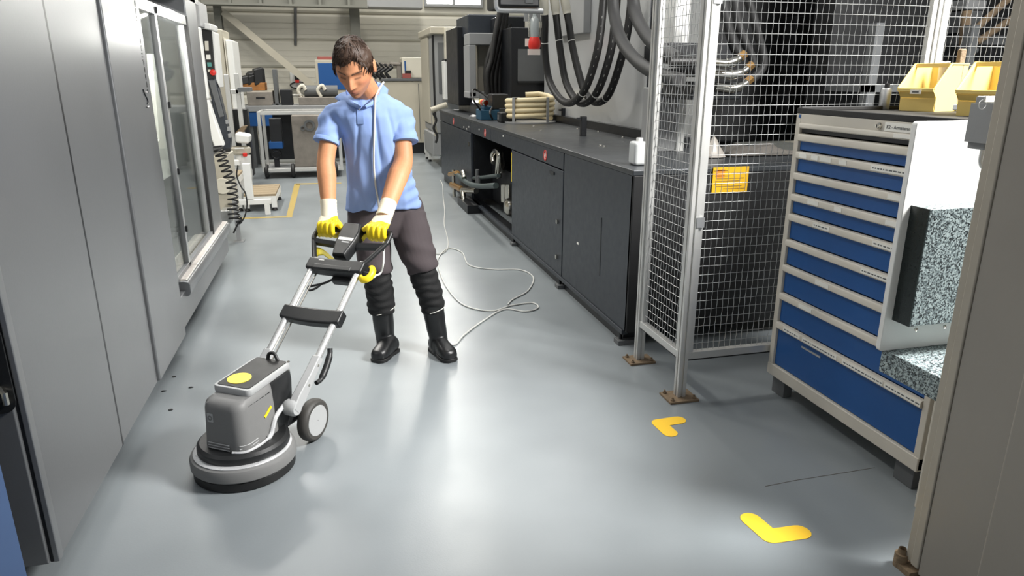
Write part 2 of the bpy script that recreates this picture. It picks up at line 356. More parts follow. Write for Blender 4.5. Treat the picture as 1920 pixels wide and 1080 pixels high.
# ------------------------------------------------------------------ second machine behind it
def pbox(m, x0, y0, x1, y1, Y, depth, mi=0):
    yc = (y0+y1)/2; a = py(x0, yc, Y); b = py(x1, yc, Y)
    z1 = py((x0+x1)/2, y0, Y).z; z0 = py((x0+x1)/2, y1, Y).z
    m.box((a.x, Y, z0), (b.x, Y+depth, z1), mi); return m
m2 = thing('white_machine', 'white covered machine with slanting console arm behind the glass door', 'machine', (-1.2, 7.4, 0))
m = MB(); pbox(m, 356, 50, 384, 186, 7.25, .06); m.build('cover', 'white_paint', m2, bevel=.02, seg=3)
m = MB(); pbox(m, 351, 0, 373, 50, 7.3, .5); m.build('upper_cover', 'grey_paint', m2, bevel=.01)
a, b, c, d = [py(x, y, 7.22) for x, y in ((369, 188), (390, 188), (420, 274), (402, 276))]
MB().prism([a, b, c, d], (0, .12, 0)).build('slanted_cover', 'white_paint', m2, bevel=.012)
m = MB(); pbox(m, 366, 190, 400, 400, 7.5, .6); m.build('lower_body', 'dim_grey', m2, bevel=.01)
m = MB(); pbox(m, 398, 292, 432, 408, 7.42, .5); m.build('foot_cover', 'beige_paint', m2, bevel=.01)
cp = py(417, 349, 7.41); MB().lathe([(.002, -.012), (.075, -.012), (.08, -.004), (.08, 0)], cp, 'y', 24).build('round_cap', 'cream_paint', m2)
# leg with sill bracket
a = pz(449, 453); m = MB().box((a.x-.02, a.y-.02, 0), (a.x+.02, a.y+.02, .42)); m.box((a.x-.05, a.y-.05, 0), (a.x+.05, a.y+.05, .012))
m.build('support_leg', 'grey_paint', m2)
m = MB(); pbox(m, 414, 395, 432, 420, 7.15, .2); m.build('bracket', 'aluminium', m2, bevel=.006)
# operator console of that machine
Yp = 7.6
cs = thing('operator_console', 'dark operator console with coloured keys and red stop button', 'control panel', (-.95, Yp, .6))
def quad(name, pts, Y, dep, matn, par, bev=.006, **k):
    return MB().prism([py(x, y, Y) for x, y in pts], (0, dep, 0)).build(name, matn, par, bevel=bev, **k)
quad('hood', [(374, 42), (397, 44), (397, 57), (376, 53)], Yp-.05, .4, 'white_paint', cs, .015)
pn = quad('key_panel', [(376, 51), (397, 57), (404, 148), (388, 150)], Yp, .12, 'black_plastic', cs)
for (x, y, w_, h_, mm) in ((387, 86, 7, 18, 'cream_paint'), (390, 107, 8, 9, 'label_white'), (392, 121, 8, 8, 'teal_key'), (392, 133, 5, 5, 'cream_paint')):
    if mm == 'teal_key': mat('teal_key', '#4f8d86', .5)
    quad('key', [(x-w_/2, y-h_/2), (x+w_/2, y-h_/2), (x+w_/2+1, y+h_/2), (x-w_/2+1, y+h_/2)], Yp-.012, .014, mm, pn, .002)
c = py(399, 136, Yp-.03); MB().lathe([(.012, .05), (.012, .02), (.026, .02), (.03, .01), (.026, -.005), (.002, -.012)], c, 'y', 20).build('stop_button', 'red_plastic', pn, label='red mushroom stop button')
quad('side_rim', [(396, 58), (402, 60), (412, 165), (404, 150)], Yp+.005, .3, 'white_paint', cs, .01)
ar = quad('arm', [(388, 150), (404, 147), (432, 262), (430, 282), (417, 281)], Yp-.02, .16, 'dark_steel_paint', cs, .012)
quad('arm_top', [(391, 152), (402, 150), (420, 218), (411, 221)], Yp-.035, .02, 'dim_grey', ar, .006)
for k, (x, y) in enumerate(((425, 229), (428, 242), (430, 255))): quad('arm_key', [(x-3, y-4), (x+3, y-5), (x+4, y+3), (x-2, y+4)], Yp-.03, .02, 'grey_paint', ar, .003)
quad('clamp', [(408, 257), (417, 254), (421, 262), (410, 262)], Yp-.06, .06, 'black_plastic', cs, .003)
quad('clamp', [(416, 281), (431, 278), (432, 284), (418, 287)], Yp-.06, .06, 'black_plastic', cs, .003)
# coiled air hose
path = bez([py(x, y, 7.1) for x, y in ((407, 272), (415, 294), (424, 318), (434, 345), (437, 372), (438, 395), (441, 415))], 30)
hel = []; n = len(path)
for i in range(n-1):
    t = (path[i+1]-path[i]).normalized(); a = t.orthogonal().normalized(); bb = t.cross(a)
    ph = i/n*2*math.pi*15; r = .045 if i < n*.8 else .05
    hel.append(path[i]+a*r*math.cos(ph)+bb*r*math.sin(ph))
tail = bez([hel[-1]]+[py(x, y, 7.1) for x, y in ((450, 419), (452, 408), (446, 420), (441, 430), (438, 437))], 6)
hz = MB().tube(hel+tail[1:], .0085, 7).build('coiled_air_hose', 'black_rubber')
tag(hz, 'black coiled air hose hanging beside the glass door', 'hose')
tl = MB().tube(bez([py(x, y, 7.3) for x, y in ((446, 310), (444, 330), (452, 350), (460, 362), (463, 385), (459, 405), (452, 418))], 8), .007, 7).build('hanging_cable', 'black_rubber')
tag(tl, 'thin black cable hanging in a loop next to the coiled hose', 'cable')
# something blue standing at the near left edge
mat('dull_blue', '#3c5378', .6, 0, .1, 5)
e = py(50, 1080, 1.95)
bp = thing('blue_cabinet', 'dull blue cabinet corner at the lower left picture edge', 'cabinet', (e.x-.25, 1.9, 0))
MB().box((e.x-.5, 1.75, .06), (e.x-.005, 1.95, 1.3)).build('body', 'dull_blue', bp, bevel=.006)
MB().box((e.x-.03, 1.745, .05), (e.x, 1.955, 1.31)).build('corner_post', 'dull_blue', bp, bevel=.004)
MB().box((e.x-.48, 1.77, 0), (e.x-.03, 1.93, .06)).build('plinth', 'black_paint', bp)
# ================================================================== right: dark press bed
XD = 1.645
mat('bed_top', '#35383b', .36, .15, .14, 7, .05, 120)
mat('steel_sheet', '#c9cbcc', .3, .4, .08, 2, .02, 40, stretch=(1, .3, 1))
mat('pit_black', '#0b0c0e', .6, 0, .2, 8)
bed = thing('press_bed', 'long dark blue-grey machine bed with doors and black top', 'machine', (2.1, 7, 0))
MB().box((XD+.03, 3.74, .09), (3.1, 6.58, 1.05)).box((XD+.5, 6.58, .09), (2.52, 8.64, 1.05)).box((XD+.03, 8.64, .09), (2.52, 11.2, 1.05)).build('carcass', 'black_paint', bed)
MB().box((XD-.008, 3.705, 1.05), (3.12, 8.40, 1.083)).build('top_plate', 'bed_top', bed, bevel=.006)
MB().box((XD-.008, 8.41, 1.05), (1.95, 11.25, 1.083)).box((1.95, 8.41, 1.05), (2.55, 11.25, 1.22)).build('top_plate', 'bed_top', bed, bevel=.006)
MB().box((XD-.004, 3.71, .1), (XD+.03, 4.965, 1.05)).build('side_panel', 'dark_steel_paint', bed, bevel=.004)
MB().box((XD-.004, 3.70, .1), (3.1, 3.735, 1.05)).build('end_panel', 'pit_black', bed, bevel=.004)
MB().box((XD-.006, 4.17, .33), (XD, 4.185, .72)).build('slot', 'black_paint', bed)
d = MB().box((XD-.004, 4.985, .1), (XD+.03, 6.57, .915)).build('door', 'dark_steel_paint', bed, bevel=.005)
MB().box((XD-.02, 5.07, .50), (XD, 5.10, .53)).build('latch', 'chrome', d); MB().box((XD-.02, 5.07, .22), (XD, 5.10, .25)).build('latch', 'chrome', d)
MB().box((XD-.012, 5.2, .86), (XD-.002, 5.32, .88)).build('pull', 'black_paint', d)
d = MB().box((XD-.004, 8.66, .1), (XD+.03, 11.19, .915)).build('door', 'dark_steel_paint', bed, bevel=.005)
MB().box((XD-.02, 8.72, .75), (XD, 8.77, .80)).build('latch', 'chrome', d)
for y0, y1 in ((4.985, 7.49), (7.50, 8.64), (8.65, 11.2)):
    MB().box((XD-.004, y0, .925), (XD+.03, y1, 1.05)).build('fascia', 'dark_steel_paint', bed, bevel=.004)
mat('notice_print', '#d8c9c4', .5)
for y, z in ((5.45, .985), (7.78, .985), (9.9, .985)):            # round prohibition labels
    l = MB().lathe([(.002, -.004), (.042, -.004), (.042, 0)], (XD-.003, y, z), 'x', 24).build('label_disc', 'notice_print', bed, label='round white sticker with red ring')
    MB().lathe([(.034, -.006), (.043, -.006), (.043, -.003), (.034, -.003)], (XD-.003, y, z), 'x', 24, ring=True).obox((XD-.008, y, z), (.001, 0, 0), (0, .024, .024), (0, .003, -.003)).build('ring', 'red_plastic', l)
    MB().obox((XD-.0075, y, z), (.001, 0, 0), (0, .006, 0), (0, 0, .02)).ball((XD-.0075, y, z+.024), .007, 8, 6).build('pictogram', 'black_paint', l)
for y, z in ((6.9, 1.02), (8.1, 1.0), (8.75, .985), (8.9, .95), (9.1, .96), (4.6, .45)):
    MB().box((XD-.006, y, z-.008), (XD-.002, y+.035, z+.008)).build('rivet_plate', 'label_white', bed)
MB().box((XD+.02, 3.80, 0), (XD+.12, 11.1, .09)).build('skid_rail', 'black_paint', bed)
MB().box((XD-.012, 3.75, .07), (XD+.03, 6.62, .1)).box((XD-.012, 6.62, .07), (XD+.03, 8.6, .1)).build('lower_rail', 'dark_steel_paint', bed, bevel=.004)
for y in (3.79, 5.02, 6.5): MB().box((XD-.03, y-.04, 0), (XD+.1, y+.04, .03)).lathe([(.012, .03), (.012, .09)], (XD+.0, y, 0), 'z', 10).build('levelling_foot', 'dim_grey', bed, bevel=.003)
# loose bits on the top plate
for x, y in ((1000, 237), (1014, 245), (1083, 242), (1122, 247), (1168, 258), (1126, 273), (1133, 275)):
    p = pz(x, y, 1.083); s = MB().lathe([(.002, .01), (.008, .01), (.012, .004), (.013, 0)], p, 'z', 8).build('bolt_head', 'chrome', bed)
# upright sheet-metal back panel
bk = thing('back_panel', 'tall reflective sheet-metal panel standing behind the hoses', 'panel', (2.6, 6.8, 1.083))
MB().box((2.56, 5.62, 1.10), (2.60, 8.6, 3.2)).build('sheet', 'steel_sheet', bk, bevel=.004)
MB().box((2.56, 4.78, 1.10), (2.60, 5.50, 3.2)).build('sheet', 'steel_sheet', bk, bevel=.004)
MB().box((2.50, 4.78, 1.083), (2.56, 8.3, 1.16)).build('base_rail', 'black_paint', bk)
MB().box((2.57, 5.50, 1.083), (2.62, 5.62, 3.2)).build('joint_post', 'black_paint', bk)
MB().box((2.48, 7.0, 2.0), (2.56, 7.9, 3.2)).build('stiffener', 'grey_paint', bk, bevel=.01)
for x, y, h in ((1093, 255, .17), (1057, 230, .16)):
    p = pz(x, y, 1.083)
    s = thing('stop_post', 'small black steel stop post on the bed top, ' + ('nearer one by the bolts' if x > 1080 else 'farther one beside the hose coil'), 'post', p, group='stop posts on the bed')
    MB().box((p.x-.025, p.y-.025, p.z), (p.x+.025, p.y+.025, p.z+h)).build('post', 'black_paint', s, bevel=.004)
    MB().box((p.x-.06, p.y-.015, p.z+h-.03), (p.x-.02, p.y+.015, p.z+h-.01)).build('lug', 'black_paint', s)
# coil of cream hose with straps
cc = pz(1003, 229, 1.083)+V((-.06, 0, 0)); R_ = .25
hc = thing('hose_coil', 'coil of cream plastic hose stacked on the dark bed top', 'hose', cc)
MB().lathe([(.002, .012), (R_+.05, .012), (R_+.05, 0), (.002, 0)], cc, 'z', 40).build('dish', 'grey_paint', hc)
pts = []
for k in range(4*36+1):
    t = 2*math.pi*k/36; z = .045+k/36*.056; r = R_+.012*math.sin(k*.37)
    pts.append(cc+V((r*math.cos(t), r*math.sin(t), z)))
pts += [cc+V((R_-.02, .05, .29)), cc+V((R_-.1, .16, .31)), cc+V((R_-.25, .2, .3))]
mat('cream_hose', '#d9c9a2', .5, 0, .08, 10)
MB().tube(pts, .028, 10).build('hose', 'cream_hose', hc)
for ang in (-145, -62):
    a = math.radians(ang); c0 = cc+V((math.cos(a), math.sin(a), 0))*(R_+.036); t_ = V((-math.sin(a), math.cos(a), 0)); nn = V((math.cos(a), math.sin(a), 0))
    MB().obox(c0+V((0,0,.135)), t_*.018, nn*.004, V((0,0,.14))).obox(c0-nn*.04+V((0,0,.277)), t_*.018, nn*.045, V((0,0,.004))).build('strap', 'grey_paint', hc)
p = pz(945, 229, 1.083)
bx = thing('junction_box', 'low black box in front of the cream hose coil', 'box', p)
MB().box((p.x-.06, p.y-.1, p.z), (p.x+.12, p.y+.1, p.z+.11)).build('case', 'black_plastic', bx, bevel=.012, seg=3)
MB().box((p.x-.065, p.y-.02, p.z+.03), (p.x-.06, p.y+.05, p.z+.08)).build('cover', 'dim_grey', bx)
# blue valve block with wires
p = pz(912, 224, 1.083); mat('petrol_blue', '#1d4a63', .5, 0, .1, 8)
vb = thing('valve_block', 'petrol blue valve block with wires beside the cream hose coil', 'valve', p)
MB().box((p.x-.1, p.y-.15, p.z), (p.x+.18, p.y+.15, p.z+.12)).box((p.x-.05, p.y-.1, p.z+.12), (p.x+.05, p.y+.1, p.z+.16)).build('block', 'petrol_blue', vb, bevel=.01)
MB().box((p.x+.05, p.y-.12, p.z+.12), (p.x+.25, p.y+.14, p.z+.30)).build('solenoid', 'black_plastic', vb, bevel=.012)
for k in range(3):
    c = p+V((-.03, -.08+.1*k, .2)); MB().lathe([(.03, -.05), (.036, -.02), (.036, .03), (.02, .05)], c, 'y', 14).build('coupling', ('chrome', 'red_plastic', 'yellow_plastic')[k], vb)
MB().tube(bez([p+V((-.08,-.1,.1)), p+V((-.2,-.2,.25)), p+V((-.1,.2,.35)), p+V((.1,.1,.2)), p+V((-.02,-.3,.1)), p+V((.02,-.25,.02))], 8), .012, 7).build('wire', 'black_rubber', vb)
# open bay with chrome cylinders and hoses
bay = thing('hydraulic_unit', 'chrome cylinders and hoses in the open bay of the dark bed', 'hydraulics', (1.9, 7.4, .09))
for x0, y0, x1, y1, r in ((946, 345, 943, 376, .042), (954, 345, 952, 376, .042), (939, 300, 941, 325, .045)):
    a = px(x0, y0, 1.85); b = px(x1, y1, 1.85)
    MB().tube([V((1.85, a.y, b.z)), V((1.85, a.y, a.z))], r, 16).build('cylinder', 'chrome', bay)
a = px(933, 285, 1.82)
MB().tube(bez([px(x, y, 1.82) for x, y in ((927, 305), (925, 292), (930, 283), (937, 288), (935, 315), (934, 332))], 6), .04, 12).build('elbow_pipe', 'chrome', bay)
c = px(954, 388, 1.75); MB().lathe([(.002, -.05), (.05, -.05), (.09, -.02), (.1, .02), (.1, .08), (.06, .1)], c, 'x', 24).build('end_cap', 'chrome', bay)
MB().box((1.9, 6.7, .09), (2.1, 8.6, .55)).build('back_block', 'black_paint', bay)
MB().box((XD+.02, 6.62, .6), (XD+.04, 6.68, .88)).build('warning_strip', 'yellow_bright', bay)
fu = thing('hose_manifold', 'brass and steel manifold with grey hoses at the foot of the bed', 'manifold', pz(860, 385))
XM = 1.55
MB().tube([px(850, 318, XM), px(852, 380, XM)], .022, 10).build('upright_pipe', 'chrome', fu); MB().tube([px(868, 322, XM), px(871, 334, XM)], .03, 10).build('short_pipe', 'chrome', fu)
MB().tube([px(868, 358, XM), px(871, 384, XM)], .03, 10).tube([px(871, 386, XM-.02), px(852, 380, XM)], .025, 8).build('lower_pipe', 'chrome', fu)
mat('brass', '#b8905a', .35, .8, .15, 12)
MB().tube([px(847, 346, XM), px(866, 355, XM)], .04, 12).build('brass_pipe', 'brass', fu); MB().tube([px(843, 327, XM), px(858, 324, XM)], .03, 10).build('brass_tap', 'brass', fu)
MB().tube([px(866, 356, XM), px(893, 358, XM+.1)], .035, 12).build('steel_pipe', 'chrome', fu)
mat('grey_hose', '#3c4747', .55, 0, .1, 20)
MB().tube(bez([px(x, y, XM) for x, y in ((854, 325), (866, 335), (880, 345), (900, 349), (930, 348))], 6), .03, 10).build('hose', 'grey_hose', fu)
MB().tube(bez([px(x, y, XM+.12) for x, y in ((874, 335), (890, 334), (910, 332), (935, 329))], 6), .022, 10).build('hose', 'grey_hose', fu)
for x, y0, y1 in ((895, 318, 345), (898, 330, 345)): MB().tube([px(x, y0, XM+.1), px(x, y1, XM+.1)], .024, 8).build('stub_pipe', 'dim_grey', fu)
MB().box((XM-.05, 8.2, 0), (XM+.15, 8.9, .1)).build('foot_block', 'black_paint', fu)
# ------------------------------------------------------------------ clamping unit: black housings behind the bed
cl = thing('clamping_unit', 'black press housing with dark window behind the hanging hoses', 'machine', (2.2, 9, 1.083))
m = MB(); pbox(m, 958, 52, 1062, 198, 8.75, .9); m.build('housing', 'black_paint', cl, bevel=.01)
wd = MB(); pbox(wd, 971, 92, 1026, 152, 8.74, .02); wd = wd.build('window', 'dim_grey', cl)
m = MB(); pbox(m, 971, 152, 1026, 156, 8.72, .03); m.build('window_rail', 'black_plastic', wd)
m = MB(); pbox(m, 880, 62, 957, 84, 9.5, .4); pbox(m, 880, 84, 893, 182, 9.5, .4); pbox(m, 945, 60, 960, 182, 9.5, .4); pbox(m, 880, 172, 960, 184, 9.5, .4); m.build('frame', 'grey_paint', cl, bevel=.01)
m = MB(); pbox(m, 896, 80, 918, 182, 9.8, .3); m.build('column', 'beige_paint', cl, bevel=.01)
m = MB(); pbox(m, 896, 79, 920, 85, 9.78, .02); m.build('yellow_strip', 'yellow_plastic', cl)
m = MB(); pbox(m, 893, 84, 945, 182, 10.2, .2); m.build('inner_wall', 'dim_grey', cl)
m = MB(); pbox(m, 858, 50, 884, 198, 10.3, 1.0); m.build('side_tower', 'black_paint', cl, bevel=.015)
m = MB(); pbox(m, 877, 27, 935, 68, 9.9, .9); m.build('top_cover', 'dark_steel_paint', cl, bevel=.02)
m = MB(); pbox(m, 935, 30, 985, 95, 9.4, .5); m.build('rear_cover', 'black_paint', cl, bevel=.02)
# overhead manifold with three pressed fittings
XH = 2.15
om = thing('overhead_manifold', 'dark hanging manifold tray with steel rim and crimped hose ends', 'manifold', px(975, 5, XH))
YO = 6.3
tr = MB(); pbox(tr, 935, -40, 1013, 13, YO, .5); tr = tr.build('tray', 'black_paint', om, bevel=.02)
rim = [py(930, -45, YO-.03), py(930, 5, YO-.03), py(932, 15, YO-.03), py(940, 19.5, YO-.03), py(980, 20.5, YO-.03), py(1018, 21.5, YO-.03)]
MB().tube(bez(rim, 5), .02, 8).build('rim', 'aluminium', om)
m = MB(); pbox(m, 985, -4, 1000, 6, YO-.01, .02); m.build('knob_plate', 'dim_grey', tr, bevel=.004)
zb_ = py(975, -40, YO).z
MB().box((py(935, 0, YO).x, YO, zb_), (py(935, 0, YO).x+.1, YO+.1, 3.6)).box((py(1010, 0, YO).x-.1, YO, zb_), (py(1010, 0, YO).x, YO+.1, 3.6)).box((1.6, YO, 3.5), (5.2, YO+.1, 3.6)).build('hanger_frame', 'dim_grey', om)
mat('print_grey', '#8f8e88', .6)
hosepts = [[(1020, 6), (1022, 40), (1022, 95), (1030, 150), (1050, 185), (1072, 192), (1098, 165), (1118, 105), (1127, 50), (1133, -20)],
           [(1040, 6), (1044, 40), (1050, 90), (1060, 150), (1078, 185), (1098, 193), (1122, 168), (1143, 105), (1152, 50), (1158, -20)],
           [(1060, 6), (1066, 40), (1074, 90), (1086, 140), (1098, 175), (1118, 192), (1142, 176), (1165, 110), (1178, 50), (1186, -20)]]
whch = ['leftmost', 'middle', 'rightmost']
for k, pts in enumerate(hosepts):
    X0 = XH-.15+.1*k
    hs = thing('hydraulic_hose', 'thick black hydraulic hose looping over the bed, ' + whch[k] + ' of the three crimped ends', 'hose', px(pts[5][0], pts[5][1], X0), group='looping hydraulic hoses')
    w = [px(x, y, X0+.25*i/len(pts)) for i, (x, y) in enumerate(pts)]
    pth = bez(w, 8)
    MB().tube(pth, .034, 12).build('hose', 'hose_rubber', hs)
    t = (w[1]-w[0]).normalized(); q = w[0]
    MB().tube([q-t*.10, q-t*.06, q-t*.055, q+t*.06, q+t*.065, q+t*.1], [.03, .03, .042, .042, .038, .038], 14).build('crimped_end', 'cream_paint', hs)
    for i in (14, 46): MB().tube([pth[i]-(pth[i+1]-pth[i])*.12, pth[i]+(pth[i+1]-pth[i])*.12], .0352, 12).build('white_mark', 'label_white', hs)
    for i in range(42, 68, 2):
        q = pth[i]; t = (pth[i+1]-q).normalized(); w_ = (_C-q).normalized(); w_ = (w_-t*w_.dot(t)).normalized()
        MB().obox(q+w_*.0335, t*random.uniform(.006, .013), w_*.0015, t.cross(w_)*.0024).build('print_mark', 'print_grey', hs)
for k, (pts, lab) in enumerate((([(1148, -20), (1152, 30), (1165, 75), (1190, 110), (1225, 135), (1275, 150)], 'thick grey-black hose curving behind the cage post, lower one'), ([(1186, -20), (1190, 20), (1202, 50), (1226, 82), (1270, 110)], 'thick grey-black hose curving behind the cage post, upper one'))):
    w = [px(x, y, 1.98+.02*k) for x, y in pts]
    mat('soft_black_hose', '#2b2b2b', .6, 0, .1, 10)
    tag(MB().tube(bez(w, 8), .042, 14).build('thick_hose', 'soft_black_hose'), lab, 'hose', 'thick hoses by the cage')
far = [[(938, 20), (930, 60), (922, 110), (914, 140), (916, 180)], [(944, 20), (936, 70), (926, 115), (920, 145), (922, 182)], [(950, 22), (942, 70), (932, 120), (928, 150), (929, 183)],
       [(955, 45), (948, 70), (938, 110), (936, 150), (936, 184)], [(958, 50), (952, 78), (944, 115), (944, 155), (947, 184)], [(948, 20), (938, 50), (918, 100), (911, 135), (913, 175)]]
fb = thing('hose_bundle', 'bundle of thin black hoses hanging in front of the grey frame', 'hose', py(930, 184, 9.2))
for k, pts in enumerate(far):
    MB().tube(bez([py(x, y, 9.2+.04*k) for x, y in pts], 6), .036, 10).build('hose', 'hose_rubber', fb)
m = MB(); pbox(m, 908, 178, 955, 190, 9.15, .35); m.build('manifold_bar', 'brass' if False else 'dim_grey', fb, bevel=.01)
# red bottle in its wire holder
rb = thing('red_lubricant_bottle', 'red cup bottle with clear neck hanging in front of black housing', 'bottle', py(1002, 92, 7.6))
c = py(1002, 92, 7.6); s = .0058
MB().lathe([(.002, 0), (.055, .0), (.066, .03), (.062, .08), (.05, .12), (.002, .12)], c, 'z', 20).build('cup', 'red_plastic', rb)
mat('smoky_plastic', '#9aa0a0', .2, 0, .05, 8)
MB().lathe([(.045, .12), (.05, .2), (.045, .3), (.02, .33), (.02, .36)], c, 'z', 16).build('neck', 'smoky_plastic', rb)
MB().box(c+V((-.1,.05,.28)), c+V((.1,.07,.55))).build('holder', 'grey_paint', rb); MB().tube([c+V((-.06,0,.12)), c+V((-.07,0,.5)), c+V((.07,0,.5)), c+V((.06,0,.12))], .006, 6).tube([c+V((0,.02,.36)), c+V((0,.02,3.6-c.z))], .012, 8).build('wire_hanger', 'chrome', rb)
m = MB(); pbox(m, 985, 72, 998, 87, 7.75, .01); m.build('tag', 'label_white', rb); m = MB(); pbox(m, 990, 92, 1013, 103, 7.75, .01); m.build('tag', 'label_white', rb)
# white canister next to the cage
p = pz(1190, 312, 1.083); q = p+V((.05, .06, 0))
mat('film_white', '#b9bcbb', .4, 0, .05, 10)
cn = thing('plastic_canister', 'white plastic canister on the bed top beside the cage post', 'canister', q)
MB().box((q.x-.045, q.y-.045, q.z), (q.x+.045, q.y+.06, q.z+.14)).build('body', 'film_white', cn, bevel=.02, seg=3)
MB().lathe([(.02, .14), (.02, .16), (.002, .162)], q, 'z', 14).build('cap', 'white_paint', cn)
# ================================================================== wire-mesh cage
XC, YC = 1.645, 3.0
def profile(m, cx, cy, z0, z1, s=.0225, g=.005, dpt=.008):      # slotted aluminium section
    pts = []
    for (ax, ay), (bx_, by) in (((1,-1),(1,1)), ((1,1),(-1,1)), ((-1,1),(-1,-1)), ((-1,-1),(1,-1))):
        nx, ny = (ax+bx_)/2, (ay+by)/2; tx, ty = (bx_-ax)/2, (by-ay)/2
        pts.append((cx+ax*s, cy+ay*s))
        for o, d in ((-g, 0), (-g, dpt), (g, dpt), (g, 0)):
            pts.append((cx+nx*(s-d)+tx*o, cy+ny*(s-d)+ty*o))
    m.prism([(x, y, z0) for x, y in pts], (0, 0, z1-z0)); return m
mat('alu_profile', '#c9c9c6', .38, .55, .06, 6)
mat('wire_zinc', '#a9aaa9', .38, .6, .1, 30)
ZT = 2.62; ZB = .22
cg = thing('mesh_cage', 'aluminium framed wire mesh safety cage bolted to the floor', 'safety cage', (XC, YC, 0))
def post(cx, cy, plate):
    o = profile(MB(), cx, cy, .01, ZT).build('post', 'alu_profile', cg, smooth=False)
    x0, y0, x1, y1 = plate
    f = MB().box((x0, y0, 0), (x1, y1, .012)).build('base_plate', 'rust', o, bevel=.002)
    for bx_, by in ((x0+.02, y0+.02), (x1-.02, y0+.02), (x0+.02, y1-.02)):
        MB().lathe([(.011, .012), (.011, .02), (.006, .021), (.006, .03), (.002, .03)], (bx_, by, 0), 'z', 6).build('anchor_bolt', 'rust', o)
post(XC, YC, (1.562, 2.93, 1.722, 3.062)); post(XC, 3.512, (1.565, 3.44, 1.722, 3.565))
post(2.868, YC, (2.79, 2.978, 2.95, 3.06))
def mesh_panel(o, u, L_, nrm, z0, z1, name='panel'):
    """framed panel: origin o (floor point), unit direction u, length L_, normal nrm"""
    o, u, nrm = V(o), V(u), V(nrm); Z = V((0,0,1)); fw = .014
    fr = MB()
    for s_ in (fw, L_-fw): fr.obox(o+u*s_+Z*((z0+z1)/2), u*fw, nrm*.014, Z*((z1-z0)/2))
    fr = fr.build('panel_frame', 'alu_profile', cg, bevel=.002)
    for z in (z0+.015, z1-.015):
        MB().obox(o+u*(L_/2)+Z*z, u*(L_/2), nrm*.0185, Z*.019).build('panel_rail', 'alu_profile', cg, bevel=.002)
        MB().obox(o+u*(L_/2)+Z*(z-.024), u*(L_/2-.002), nrm*.0125, Z*.004).build('rail_seal', 'black_rubber', cg)
    w = MB(); pit = .0315; pv = .045; amp = .0024; r = .0014
    n = int((L_-2*fw)/pit); off = (L_-n*pit)/2; nz = int((z1-z0-.06)/pv)
    for i in range(n+1):
        pth = []
        for k in range(nz*2+2): pth.append(o+u*(off+i*pit+(amp*.3 if k % 2 else -amp*.3))+nrm*(amp*(1 if (k//2+i) % 2 else -1)*(1 if k % 2 == 0 else .0))+Z*(z0+.03+k*pv/2))
        w.tube(pth, r*1.12, 4)
    for k in range(nz+1):
        pth = [o+u*(fw*1.5+j*pit/1.0)+nrm*(amp*(1 if (j+k) % 2 else -1))+Z*(z0+.03+k*pv) for j in range(int((L_-3*fw)/pit)+1)]
        pth.append(o+u*(L_-fw*1.5)+Z*(z0+.03+k*pv)); w.tube(pth, r*.95, 4)
    w.build('wire_mesh', 'wire_zinc', cg, kind='stuff', smooth=False)
mesh_panel((XC, YC+.0225, 0), (0, 1, 0), .467, (1, 0, 0), ZB, ZT)
mesh_panel((XC+.0225, YC, 0), (1, 0, 0), 1.178, (0, 1, 0), ZB, ZT)
mesh_panel((2.8905, YC, 0), (1, 0, 0), 1.1, (0, 1, 0), ZB, ZT)
for z in (.9, 1.9): MB().box((XC+.01, YC-.018, z), (XC+.05, YC-.026, z+.05)).build('bracket', 'aluminium', cg)
# ------------------------------------------------------------------ what stands behind the mesh
sg = thing('warning_notice', 'yellow printed notice fixed to the dark bed behind the mesh', 'sign', py(1369, 360, 3.69))
a = py(1338, 314, 3.695); b = py(1400, 360, 3.695)
mat('notice_yellow', '#c79a12', .5, 0, .12, 9)
MB().box((a.x, 3.694, b.z), (b.x, 3.699, a.z)).build('board', 'notice_yellow', sg)
mat('notice_ink', '#8a6a1c', .6); mat('notice_orange', '#d07a20', .5)
for r, wds in enumerate(((.0,.42),(.5,.95),(.05,.5),(.1,.9),(.05,.8),(.05,.45),(.1,.85),(.3,.95))):
    z = a.z-.018-(a.z-b.z-.03)*r/8
    MB().box((a.x+(b.x-a.x)*wds[0]+.005, 3.6925, z-.0045), (a.x+(b.x-a.x)*wds[1]-.005, 3.694, z)).build('print_line', 'notice_ink', sg)
MB().box((a.x+.02, 3.6925, a.z-.06), (a.x+.075, 3.694, a.z-.012)).build('pictogram', 'notice_orange', sg)
# bench clutter on the bed end
mat('grey_rag', '#595550', .9, 0, .25, 12, .5, 60); mat('film', '#a8a29a', .35, 0, .1, 12)
def blanket(name, c, sx, sy, h, matn, label, cat, seed):
    m = MB(); n = 14; rnd = random.Random(seed); vs = []; fs = []
    for j in range(n):
        for i in range(n):
            u_, v_ = i/(n-1)*2-1, j/(n-1)*2-1; e = max(0, 1-max(abs(u_), abs(v_))**4)
            q = noise.noise(V((u_*2.2+seed, v_*2.2, seed)))
            vs.append(c+V((u_*sx*(1+.12*noise.noise(V((v_*2, seed, 0)))), v_*sy*(1+.12*noise.noise(V((u_*2, 0, seed)))), .004+e*h*(.6+.8*q))))
    for j in range(n-1):
        for i in range(n-1): a_ = j*n+i; fs.append((a_, a_+1, a_+n+1, a_+n))
    m.add(vs, fs); o = m.build(name, matn)
    s = o.modifiers.new('thick', 'SOLIDIFY'); s.thickness = .008; s.offset = 1
    return tag(o, label, cat)
q = pz(1440, 285, 1.083)
blanket('rag_pile', pz(1430, 292, 1.083)+V((0,.12,0)), .26, .16, .07, 'grey_rag', 'crumpled dark grey rags lying on the bed behind the mesh', 'rag', 3)
